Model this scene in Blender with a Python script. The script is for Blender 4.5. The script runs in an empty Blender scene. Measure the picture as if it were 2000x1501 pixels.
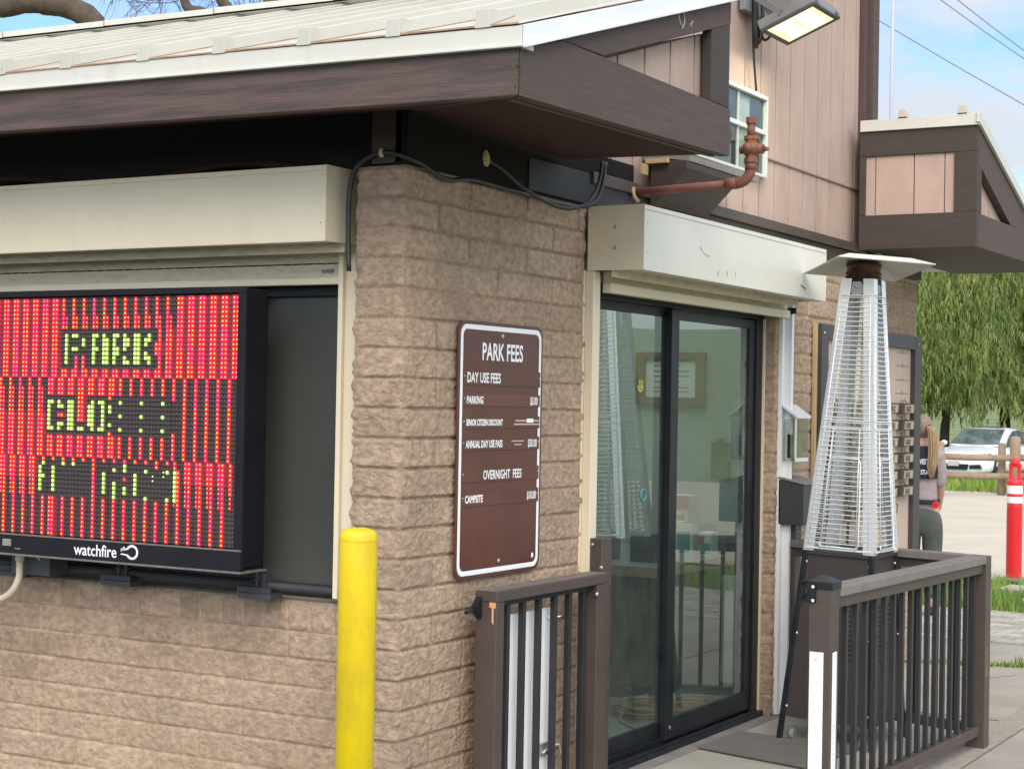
import bpy, bmesh, math, random
import numpy as np
from mathutils import Vector, Matrix
R = math.radians
random.seed(7)
rng = np.random.RandomState(11)
S = bpy.context.scene
COL = S.collection

# ------------------------------------------------------------------ camera
cam = bpy.data.cameras.new("camera")
cam.sensor_width = 36.0
cam.lens = 36.0 * 3350.99 / 2000.0
cam.clip_start = 0.05
cam.clip_end = 3000.0
camo = bpy.data.objects.new("camera", cam)
COL.objects.link(camo)
_yaw, _pit, _rol = 0.526242, 0.010946, 0.018293
_f = Vector((-math.sin(_yaw) * math.cos(_pit), math.cos(_yaw) * math.cos(_pit), math.sin(_pit)))
_r = _f.cross(Vector((0, 0, 1))).normalized()
_u = _r.cross(_f)
_rr = _r * math.cos(_rol) + _u * math.sin(_rol)
_uu = -_r * math.sin(_rol) + _u * math.cos(_rol)
_m = Matrix((( _rr.x, _uu.x, -_f.x, 3.2016), (_rr.y, _uu.y, -_f.y, -4.7811), (_rr.z, _uu.z, -_f.z, 1.5516), (0, 0, 0, 1)))
camo.matrix_world = _m
S.camera = camo

# ------------------------------------------------------------------ world, sun, exposure
SUN_EL, SUN_AZ = R(38), R(148)          # azimuth measured from +Y towards +X
w = bpy.data.worlds.new("World")
S.world = w
w.use_nodes = True
nt = w.node_tree
nt.nodes.clear()
wo = nt.nodes.new('ShaderNodeOutputWorld')
bg = nt.nodes.new('ShaderNodeBackground')
sky = nt.nodes.new('ShaderNodeTexSky')
sky.sky_type = 'NISHITA'
sky.sun_disc = False
sky.sun_elevation = SUN_EL
sky.sun_rotation = SUN_AZ
sky.air_density = 1.0
sky.dust_density = 0.25
sky.ozone_density = 3.0
tc = nt.nodes.new('ShaderNodeTexCoord')
mp = nt.nodes.new('ShaderNodeMapping')
mp.inputs['Scale'].default_value = (1.0, 1.0, 2.6)
mp.inputs['Location'].default_value = (0.9, 0.4, 1.3)
n1 = nt.nodes.new('ShaderNodeTexNoise')
n1.inputs['Scale'].default_value = 4.6
n1.inputs['Detail'].default_value = 7
n1.inputs['Roughness'].default_value = 0.55
n1.inputs['Distortion'].default_value = 0.5
rmp = nt.nodes.new('ShaderNodeValToRGB')
rmp.color_ramp.elements[0].position = 0.42
rmp.color_ramp.elements[1].position = 0.57
mx = nt.nodes.new('ShaderNodeMix')
mx.data_type = 'RGBA'
mx.inputs['B'].default_value = (10.2, 10.2, 10.0, 1)
ml = nt.nodes.new('ShaderNodeMath')
ml.operation = 'MULTIPLY_ADD'
ml.inputs[1].default_value = 0.80
ml.inputs[2].default_value = 0.03
nt.links.new(tc.outputs['Generated'], mp.inputs[0])
nt.links.new(mp.outputs[0], n1.inputs['Vector'])
nt.links.new(n1.outputs[0], rmp.inputs[0])
nt.links.new(rmp.outputs[0], ml.inputs[0])
nt.links.new(ml.outputs[0], mx.inputs['Factor'])
tn = nt.nodes.new('ShaderNodeVectorMath')          # cooler clear sky between the clouds
tn.operation = 'MULTIPLY'
tn.inputs[1].default_value = (0.74, 0.86, 1.0)
nt.links.new(sky.outputs[0], tn.inputs[0])
nt.links.new(tn.outputs[0], mx.inputs['A'])
vd = nt.nodes.new('ShaderNodeVectorMath')          # thin cloud glows brighter towards the sun
vd.operation = 'DOT_PRODUCT'
vd.inputs[1].default_value = (math.sin(SUN_AZ) * math.cos(SUN_EL), math.cos(SUN_AZ) * math.cos(SUN_EL), math.sin(SUN_EL))
mr = nt.nodes.new('ShaderNodeMapRange')
mr.inputs['From Min'].default_value = -0.75
mr.inputs['From Max'].default_value = 0.9
mr.inputs['To Min'].default_value = 0.29
mr.inputs['To Max'].default_value = 1.55
sc_ = nt.nodes.new('ShaderNodeVectorMath')
sc_.operation = 'SCALE'
sc_.inputs[0].default_value = (10.2, 10.2, 10.0)
nt.links.new(tc.outputs['Generated'], vd.inputs[0])
nt.links.new(vd.outputs['Value'], mr.inputs['Value'])
nt.links.new(mr.outputs['Result'], sc_.inputs['Scale'])
nt.links.new(sc_.outputs[0], mx.inputs['B'])
nt.links.new(mx.outputs['Result'], bg.inputs['Color'])
bg.inputs['Strength'].default_value = 0.13
nt.links.new(bg.outputs[0], wo.inputs[0])

sl = bpy.data.lights.new("sun", 'SUN')
sl.energy = 1.55
sl.angle = R(40)
sl.color = (1.0, 0.91, 0.77)
so = bpy.data.objects.new("sun", sl)
COL.objects.link(so)
sd = Vector((math.sin(SUN_AZ) * math.cos(SUN_EL), math.cos(SUN_AZ) * math.cos(SUN_EL), math.sin(SUN_EL)))
so.rotation_euler = (-sd).to_track_quat('-Z', 'Y').to_euler()
so.location = sd * 30
S.view_settings.view_transform = 'Standard'
S.view_settings.look = 'None'
S.view_settings.gamma = 1.0
S.view_settings.exposure = 0.68

# ------------------------------------------------------------------ materials
def nn(t, typ, **kw):
    n = t.nodes.new(typ)
    for k, v in kw.items():
        setattr(n, k, v)
    return n

def mat(name, c, rough=0.6, metal=0.0, c2=None, nscale=6.0, stretch=(1, 1, 1), bump=0.0, bscale=60.0,
        detail=6, spec=0.5, lo=0.35, hi=0.7, attr=None, coat=0.0, bstretch=None, dirt=None):
    m = bpy.data.materials.new(name)
    m.use_nodes = True
    t = m.node_tree
    b = t.nodes['Principled BSDF']
    b.inputs['Roughness'].default_value = rough
    b.inputs['Metallic'].default_value = metal
    b.inputs['Specular IOR Level'].default_value = spec
    b.inputs['Coat Weight'].default_value = coat
    b.inputs['Base Color'].default_value = (*c, 1)
    out = None
    g = nn(t, 'ShaderNodeTexCoord')
    if c2 is not None:
        mpn = nn(t, 'ShaderNodeMapping')
        mpn.inputs['Scale'].default_value = stretch
        nz = nn(t, 'ShaderNodeTexNoise')
        nz.inputs['Scale'].default_value = nscale
        nz.inputs['Detail'].default_value = detail
        nz.inputs['Roughness'].default_value = 0.6
        rp = nn(t, 'ShaderNodeValToRGB')
        rp.color_ramp.elements[0].position = lo
        rp.color_ramp.elements[1].position = hi
        rp.color_ramp.elements[0].color = (*c, 1)
        rp.color_ramp.elements[1].color = (*c2, 1)
        t.links.new(g.outputs['Object'], mpn.inputs[0])
        t.links.new(mpn.outputs[0], nz.inputs['Vector'])
        t.links.new(nz.outputs[0], rp.inputs[0])
        out = rp.outputs[0]
    for dd in (dirt or []):                      # stains, scuffs and wear patches with their own outline
        dc, ds, dst, dlo, dhi, damt = dd
        md = nn(t, 'ShaderNodeMapping'); md.inputs['Scale'].default_value = dst; md.inputs['Location'].default_value = (ds * .37, 1.7, ds * .11)
        nd = nn(t, 'ShaderNodeTexNoise'); nd.inputs['Scale'].default_value = ds; nd.inputs['Detail'].default_value = 8; nd.inputs['Roughness'].default_value = .68
        rd = nn(t, 'ShaderNodeValToRGB'); rd.color_ramp.elements[0].position = dlo; rd.color_ramp.elements[1].position = dhi
        rd.color_ramp.elements[0].color = (0, 0, 0, 1); rd.color_ramp.elements[1].color = (damt, damt, damt, 1)
        mdx = nn(t, 'ShaderNodeMix', data_type='RGBA'); mdx.inputs['B'].default_value = (*dc, 1)
        t.links.new(g.outputs['Object'], md.inputs[0]); t.links.new(md.outputs[0], nd.inputs['Vector']); t.links.new(nd.outputs[0], rd.inputs[0])
        t.links.new(rd.outputs[0], mdx.inputs['Factor'])
        if out is None: mdx.inputs['A'].default_value = (*c, 1)
        else: t.links.new(out, mdx.inputs['A'])
        out = mdx.outputs['Result']
    if attr:
        a = nn(t, 'ShaderNodeAttribute', attribute_name=attr)
        mm = nn(t, 'ShaderNodeMix', data_type='RGBA', blend_type='MULTIPLY')
        mm.inputs['Factor'].default_value = 1.0
        if out is None:
            mm.inputs['A'].default_value = (*c, 1)
        else:
            t.links.new(out, mm.inputs['A'])
        t.links.new(a.outputs['Color'], mm.inputs['B'])
        out = mm.outputs['Result']
    if out is not None:
        t.links.new(out, b.inputs['Base Color'])
    if bump > 0:
        mpb = nn(t, 'ShaderNodeMapping')
        mpb.inputs['Scale'].default_value = bstretch or stretch
        nb = nn(t, 'ShaderNodeTexNoise')
        nb.inputs['Scale'].default_value = bscale
        nb.inputs['Detail'].default_value = 6
        nb.inputs['Roughness'].default_value = 0.65
        bp = nn(t, 'ShaderNodeBump')
        bp.inputs['Strength'].default_value = bump
        bp.inputs['Distance'].default_value = 0.01
        t.links.new(g.outputs['Object'], mpb.inputs[0])
        t.links.new(mpb.outputs[0], nb.inputs['Vector'])
        t.links.new(nb.outputs[0], bp.inputs['Height'])
        t.links.new(bp.outputs[0], b.inputs['Normal'])
    return m

def emis(name, c, s):
    m = bpy.data.materials.new(name)
    m.use_nodes = True
    t = m.node_tree
    b = t.nodes['Principled BSDF']
    b.inputs['Base Color'].default_value = (*[x * 0.3 for x in c], 1)
    b.inputs['Emission Color'].default_value = (*c, 1)
    b.inputs['Emission Strength'].default_value = s
    return m

def glassmat(name, tint, refl_add=0.06, rough=0.0, ior=1.5, haze=0.0):
    m = bpy.data.materials.new(name)
    m.use_nodes = True
    t = m.node_tree
    t.nodes.clear()
    o = nn(t, 'ShaderNodeOutputMaterial')
    tr = nn(t, 'ShaderNodeBsdfTransparent')
    tr.inputs[0].default_value = (*tint, 1)
    gl = nn(t, 'ShaderNodeBsdfGlossy')
    gl.inputs['Roughness'].default_value = rough
    gl.inputs[0].default_value = (0.94, 1.0, 0.96, 1)
    fr = nn(t, 'ShaderNodeFresnel')
    fr.inputs[0].default_value = ior
    ad = nn(t, 'ShaderNodeMath', operation='MULTIPLY_ADD')
    ad.inputs[1].default_value = 1.1
    ad.inputs[2].default_value = refl_add
    ms = nn(t, 'ShaderNodeMixShader')
    t.links.new(fr.outputs[0], ad.inputs[0])
    ge = nn(t, 'ShaderNodeNewGeometry')            # one reflection per pane: none at the rear face of the sheet
    inv = nn(t, 'ShaderNodeMath', operation='SUBTRACT'); inv.inputs[0].default_value = 1.0
    mu = nn(t, 'ShaderNodeMath', operation='MULTIPLY')
    t.links.new(ge.outputs['Backfacing'], inv.inputs[1])
    t.links.new(ad.outputs[0], mu.inputs[0]); t.links.new(inv.outputs[0], mu.inputs[1])
    t.links.new(mu.outputs[0], ms.inputs[0])
    t.links.new(tr.outputs[0], ms.inputs[1])
    t.links.new(gl.outputs[0], ms.inputs[2])
    if haze > 0:
        df = nn(t, 'ShaderNodeBsdfDiffuse'); df.inputs[0].default_value = (.62, .70, .64, 1)
        nz = nn(t, 'ShaderNodeTexNoise'); nz.inputs['Scale'].default_value = 4.5; nz.inputs['Detail'].default_value = 8; nz.inputs['Roughness'].default_value = .7
        tcn = nn(t, 'ShaderNodeTexCoord'); t.links.new(tcn.outputs['Object'], nz.inputs['Vector'])
        mh = nn(t, 'ShaderNodeMath', operation='MULTIPLY_ADD'); mh.inputs[1].default_value = haze * 1.6; mh.inputs[2].default_value = -haze * .25
        mh.use_clamp = True
        m2 = nn(t, 'ShaderNodeMixShader'); t.links.new(nz.outputs[0], mh.inputs[0]); t.links.new(mh.outputs[0], m2.inputs[0])
        t.links.new(ms.outputs[0], m2.inputs[1]); t.links.new(df.outputs[0], m2.inputs[2]); ms = m2
    t.links.new(ms.outputs[0], o.inputs[0])
    return m

M = {}
M['cream'] = mat('cream painted metal', (.70, .595, .43), .42, c2=(.74, .645, .485), nscale=2.2, bump=.10, bscale=3.0, dirt=[((.42, .35, .25), 3.0, (1.6, 1.6, .8), .52, .85, .25), ((.30, .24, .17), 30, (1, 1, 1), .70, .78, .5)])
M['creamdirt'] = mat('dusty cream slats', (.60, .53, .40), .55, c2=(.40, .34, .25), nscale=7, stretch=(2, 2, 9), lo=.45, hi=.8)
M['roof'] = mat('cream roof metal', (.54, .52, .455), .5, spec=.3, c2=(.48, .46, .395), nscale=1.8, stretch=(1, .4, 1), dirt=[((.30, .26, .19), 4, (3, .3, 1), .52, .8, .5)])
M['trim'] = mat('white roof trim', (.59, .575, .52), .45, c2=(.545, .525, .46), nscale=3, dirt=[((.40, .35, .27), 5, (2.5, 1, .6), .55, .8, .45)])
M['rust'] = mat('rust stained edge', (.30, .16, .10), .8, c2=(.45, .30, .20), nscale=12)
M['fascia'] = mat('brown weathered fascia', (.105, .066, .058), .75, c2=(.060, .044, .040), nscale=5, stretch=(.55, .55, 7), lo=.42, hi=.60, bump=.35, bscale=22, bstretch=(.6, .6, 8))
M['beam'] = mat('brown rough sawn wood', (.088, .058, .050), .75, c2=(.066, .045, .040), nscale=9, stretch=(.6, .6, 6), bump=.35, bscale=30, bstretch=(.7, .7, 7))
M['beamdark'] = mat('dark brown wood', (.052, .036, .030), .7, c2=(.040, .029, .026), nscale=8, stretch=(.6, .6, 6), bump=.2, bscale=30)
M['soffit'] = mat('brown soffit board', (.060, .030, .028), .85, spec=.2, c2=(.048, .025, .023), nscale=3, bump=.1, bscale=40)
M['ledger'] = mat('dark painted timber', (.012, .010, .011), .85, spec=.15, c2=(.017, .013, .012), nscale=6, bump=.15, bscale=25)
M['steelplate'] = mat('blue grey steel plate', (.040, .041, .048), .6, spec=.3, c2=(.030, .029, .032), nscale=4, bump=.05)
M['siding'] = mat('pinkish tan siding', (.46, .330, .275), .8, c2=(.39, .280, .235), nscale=5, stretch=(1.4, 1.4, .6), lo=.4, hi=.75, bump=.3, bscale=38, bstretch=(1, 1, 3), dirt=[((.26, .205, .19), 2.2, (1.3, 1.3, .5), .52, .75, .55), ((.42, .27, .16), 3.1, (1, 1, .6), .60, .76, .4)])
M['sidinggrey'] = mat('faded tan siding', (.40, .29, .26), .75, c2=(.33, .25, .24), nscale=3, bump=.3, bscale=38, bstretch=(1, 1, 3))
M['black'] = mat('black aluminium frame', (.008, .010, .014), .4, spec=.3, c2=(.018, .019, .022), nscale=9)
M['housing'] = mat('black sign housing', (.008, .007, .011), .6, spec=.22, c2=(.013, .011, .015), nscale=6, bump=.05)
M['lip'] = mat('dusty grey lip', (.17, .155, .14), .55, c2=(.11, .10, .09), nscale=20)
M['ledoff'] = mat('led module louvre plastic', (.050, .036, .036), .75)
M['ledgrid'] = mat('led module grille', (.038, .028, .029), .7)
M['ledlens'] = mat('unlit led lens', (.085, .068, .062), .5)
M['ledglow'] = emis('red lit cell', (.92, .002, .022), .58)
M['ledglow2'] = emis('crimson lit cell', (.74, .002, .055), .58)
M['leddim'] = emis('dim red wash', (.42, .012, .045), .30)  # diode glow spilling over the gaps, painted as weak emission
M['ledred'] = emis('pale red led', (1.0, .36, .26), 1.1)
M['ledpink'] = emis('pink led', (1.0, .16, .32), 1.1)
M['ledamber'] = emis('amber led', (1.0, .50, .05), 1.15)
M['ledgreen'] = emis('green led', (.66, 1.0, .26), 1.1)
M['ledgglow'] = emis('green lit cell', (.22, .42, .02), .6)
M['white'] = mat('white paint', (.80, .80, .80), .5, c2=(.74, .74, .75), nscale=3, dirt=[((.60, .58, .54), 5, (1, 1, .4), .55, .8, .5)])
M['whitemark'] = mat('white lettering', (.85, .85, .84), .5)
M['signbrown'] = mat('brown sign face', (.105, .035, .024), .35, c2=(.090, .030, .022), nscale=3, spec=.4, dirt=[((.16, .065, .05), 3.2, (1, 1, .7), .50, .78, .6)])
M['signstrip'] = mat('brown lettering strip', (.130, .036, .028), .3, c2=(.12, .034, .027), nscale=4)
M['metal'] = mat('bare metal', (.45, .44, .42), .35, metal=.9)
M['yellow'] = mat('yellow bollard paint', (.72, .53, .003), .45, c2=(.64, .455, .003), nscale=5, stretch=(1, 1, .5), bump=.10, bscale=14, lo=.4, hi=.75, dirt=[((.45, .31, .03), 6, (1, 1, .35), .52, .70, .55), ((.16, .12, .06), 24, (1, 1, .5), .63, .69, .8), ((.80, .66, .20), 16, (1, 1, .4), .62, .70, .5)])
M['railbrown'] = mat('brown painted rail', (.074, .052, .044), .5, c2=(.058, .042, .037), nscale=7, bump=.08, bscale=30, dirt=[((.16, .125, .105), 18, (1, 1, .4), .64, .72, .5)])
M['railtop'] = mat('pale rail top', (.20, .175, .155), .6, c2=(.15, .125, .11), nscale=4, stretch=(1, 1, 1), bump=.06, dirt=[((.09, .075, .066), 9, (1, 1, 1), .52, .68, .6)])  # paler tone than the rest of the railing
M['baluster'] = mat('black baluster', (.018, .018, .020), .45, c2=(.026, .025, .026), nscale=10)
M['alu'] = mat('brushed aluminium', (.88, .88, .90), .30, metal=.65, c2=(.78, .78, .82), nscale=4, stretch=(9, 9, .4))
M['wire'] = mat('chromed wire', (.76, .77, .76), .35, metal=.35)
M['heatbrown'] = mat('hammered brown panel', (.034, .026, .023), .45, c2=(.046, .036, .032), nscale=60, bump=.3, bscale=160)
M['burner'] = mat('brown burner head', (.045, .022, .015), .35, metal=.5, c2=(.12, .06, .035), nscale=9)
M['hood'] = mat('aluminium hood', (.62, .60, .56), .42, metal=.25, c2=(.56, .54, .50), nscale=3, dirt=[((.45, .42, .36), 7, (1, 1, 1), .5, .75, .5)])
M['pipe'] = mat('red primer pipe', (.24, .085, .06), .65, c2=(.17, .06, .045), nscale=12, bump=.08)
M['brass'] = mat('rusty valve', (.26, .105, .045), .55, metal=.1, c2=(.17, .06, .035), nscale=18, bump=.25, bscale=50)
M['cable'] = mat('black rubber cable', (.015, .016, .018), .45, c2=(.03, .03, .03), nscale=30)
M['conduit'] = mat('tan pvc conduit', (.52, .45, .35), .5, c2=(.45, .38, .29), nscale=6)
M['concrete'] = mat('concrete slab', (.37, .335, .285), .85, c2=(.27, .245, .205), nscale=2.2, bump=.12, bscale=50, lo=.35, hi=.75, dirt=[((.22, .195, .16), .9, (1, 1, 1), .50, .72, .75), ((.15, .135, .115), 9, (1, 1, 1), .64, .72, .6)])
M['curb'] = mat('exposed aggregate band', (.36, .31, .26), .9, c2=(.24, .20, .165), nscale=30, bump=.4, bscale=90)
M['asphalt'] = mat('asphalt lane', (.06, .058, .056), .9, c2=(.085, .082, .078), nscale=30, bump=.3, bscale=120)
M['paver'] = mat('tan concrete paver', (.46, .43, .36), .85, c2=(.36, .33, .27), nscale=3, bump=.2, bscale=50, attr='tint')
M['gravel'] = mat('pale gravel', (.54, .475, .375), .95, c2=(.45, .395, .31), nscale=1.1, bump=.6, bscale=9, lo=.3, hi=.75, dirt=[((.40, .35, .275), .8, (1, 1, 1), .48, .72, .5), ((.48, .45, .40), 14, (1, 1, 1), .6, .7, .6)])
M['grass'] = mat('meadow grass ground', (.105, .16, .035), .95, c2=(.23, .215, .095), nscale=.55, bump=.6, bscale=6, detail=9)
M['blade'] = mat('grass blades', (.16, .30, .05), .8, c2=(.24, .30, .09), nscale=.9, attr='tint')
M['rock'] = mat('pale rock', (.42, .38, .32), .9, c2=(.30, .27, .22), nscale=9, bump=.4, bscale=20)
M['mat'] = mat('grey rubber mat', (.115, .105, .095), .85, c2=(.16, .145, .125), nscale=4, bump=.25, bscale=90)
M['interiorwall'] = mat('pale interior wall', (.43, .46, .42), .8, c2=(.37, .405, .37), nscale=2)
M['floor'] = mat('grey tile floor', (.20, .20, .19), .5, c2=(.16, .16, .155), nscale=3)
M['deskwood'] = mat('oak desk edge', (.27, .175, .09), .45, c2=(.22, .14, .07), nscale=5, stretch=(1, 8, 8))
M['deskfront'] = mat('dark desk panelling', (.085, .062, .046), .55, c2=(.050, .038, .030), nscale=7, stretch=(9, 9, .4))
M['desktop'] = mat('grey laminate top', (.28, .29, .28), .35, c2=(.24, .25, .24), nscale=5)
M['frameoak'] = mat('oak picture frame', (.20, .095, .05), .5, c2=(.18, .10, .055), nscale=6)
M['paper'] = mat('white paper', (.75, .75, .72), .8, c2=(.70, .70, .67), nscale=4)
M['ink'] = mat('dark ink', (.08, .08, .08), .7)
M['orange'] = mat('orange cord', (.30, .13, .035), .6, c2=(.22, .10, .03), nscale=9)
M['clear'] = glassmat('clear acrylic', (.86, .88, .88), .09)
M['doorglass'] = glassmat('green tinted door glass', (.80, .89, .84), .05, haze=.06)
M['winglass'] = glassmat('window glass', (.75, .80, .78), .02)
M['screen'] = mat('dark insect screen', (.075, .077, .070), .4, c2=(.060, .062, .058), nscale=2.5, spec=.7, bump=.05, bscale=400)
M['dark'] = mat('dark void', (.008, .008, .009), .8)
M['boardtan'] = mat('tan notice panel', (.52, .40, .315), .7, c2=(.46, .35, .275), nscale=2.5)
M['boardframe'] = mat('charcoal brown board frame', (.050, .042, .042), .5, c2=(.040, .034, .034), nscale=6)
M['ply'] = mat('bare plywood edge', (.50, .36, .20), .7, c2=(.42, .29, .15), nscale=14, stretch=(8, 8, .6))
M['tag'] = mat('brown wooden tag', (.075, .045, .038), .6, c2=(.055, .034, .03), nscale=12)
M['greybox'] = mat('dark grey metal box', (.040, .042, .046), .5, c2=(.055, .055, .058), nscale=6, bump=.05)
M['greyedge'] = mat('weathered grey edge', (.23, .22, .21), .7, c2=(.17, .16, .15), nscale=8)
M['skin'] = mat('skin', (.55, .33, .24), .5, c2=(.50, .29, .21), nscale=8)
M['hair'] = mat('blonde hair', (.42, .29, .16), .45, c2=(.22, .135, .07), nscale=22, stretch=(6, 6, .5), lo=.35, hi=.65)
M['hairdark'] = mat('darker blonde hair', (.30, .21, .145), .45, c2=(.15, .095, .06), nscale=20, stretch=(5, 5, .8), lo=.35, hi=.65)
M['shirt'] = mat('mauve shirt', (.38, .30, .305), .85, c2=(.29, .22, .23), nscale=9, stretch=(1, 1, 2.5), bump=.4, bscale=16)
M['shirtblack'] = mat('black shirt panel', (.014, .015, .022), .8)
M['pants'] = mat('grey green trousers', (.085, .095, .085), .85, c2=(.06, .068, .062), nscale=9, bump=.4, bscale=18)
M['shoe'] = mat('dark shoe', (.03, .028, .026), .6)
M['carpaint'] = mat('white car paint', (.80, .81, .82), .22, coat=.6, c2=(.77, .78, .80), nscale=1.5)
M['carglass'] = mat('car window glass', (.05, .07, .075), .06, c2=(.16, .19, .20), nscale=3, spec=.9)
M['tyre'] = mat('tyre rubber', (.018, .018, .018), .8)
M['rim'] = mat('alloy rim', (.45, .45, .46), .3, metal=.9)
M['chrome'] = mat('chrome', (.75, .75, .76), .12, metal=1.0)
M['lamp'] = mat('headlamp lens', (.48, .50, .53), .1, c2=(.30, .32, .36), nscale=9, spec=.9)
M['signal'] = mat('amber indicator', (.55, .25, .18), .2)
M['log'] = mat('weathered log', (.30, .225, .15), .85, c2=(.22, .16, .105), nscale=9, stretch=(1, 1, 1), bump=.3, bscale=25)
M['red'] = mat('red safety plastic', (.72, .022, .03), .45, c2=(.66, .02, .028), nscale=5, dirt=[((.38, .04, .04), 9, (1, 1, 1), .58, .7, .6)])
M['reflect'] = mat('white reflective band', (.82, .80, .78), .35)
M['bark'] = mat('brown grey bark', (.115, .082, .055), .9, c2=(.06, .043, .03), nscale=7, stretch=(2, 2, 1), bump=.9, bscale=22)
M['twig'] = mat('thin twigs', (.20, .20, .22), .8, c2=(.15, .14, .15), nscale=5)
M['leaf'] = mat('pepper tree leaves', (.225, .295, .095), .65, c2=(.145, .205, .07), nscale=.9, attr='tint', lo=.35, hi=.7)
M['darkbark'] = mat('dark trunk bark', (.040, .032, .026), .9, c2=(.06, .048, .038), nscale=3, bump=.5, bscale=8)
M['polewhite'] = mat('pale flag pole', (.42, .42, .50), .4)
M['flagblue'] = mat('navy flag cloth', (.05, .08, .14), .8)
M['flagred'] = mat('red flag cloth', (.50, .05, .08), .8)
M['wiregrey'] = mat('grey overhead wire', (.20, .24, .27), .6)
M['floodgrey'] = mat('grey floodlight body', (.20, .20, .20), .45, c2=(.16, .16, .16), nscale=9)
M['lens'] = emis('floodlight lens', (.85, .82, .45), .75)
M['ledpanel'] = emis('floodlight led cell', (1.0, .98, .78), 3.2)
M['teal'] = mat('teal item', (.10, .28, .30), .6)
M['greenprint'] = mat('green print', (.16, .34, .10), .7)
M['redprint'] = mat('red print', (.42, .07, .05), .7)
M['curtain'] = mat('white curtain', (.80, .78, .70), .8, c2=(.66, .64, .58), nscale=14, stretch=(1, 6, .2))
M['moss'] = mat('yellow green moss', (.12, .12, .045), .9, c2=(.09, .09, .03), nscale=40)
M['foam'] = mat('expanding foam', (.55, .45, .26), .9, c2=(.40, .31, .17), nscale=60, bump=.6, bscale=90)
M['primer'] = mat('bare orange wood chip', (.62, .32, .14), .8)

# block masonry material (vertex tint x noise)
def blockmat():
    m = mat('split face block', (.470, .342, .238), .9, c2=(.300, .212, .150), nscale=30, stretch=(1, 1, 1.5), lo=.36, hi=.66,
            bump=1.0, bscale=60, detail=9, attr='tint')
    return m
M['block'] = blockmat()

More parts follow.
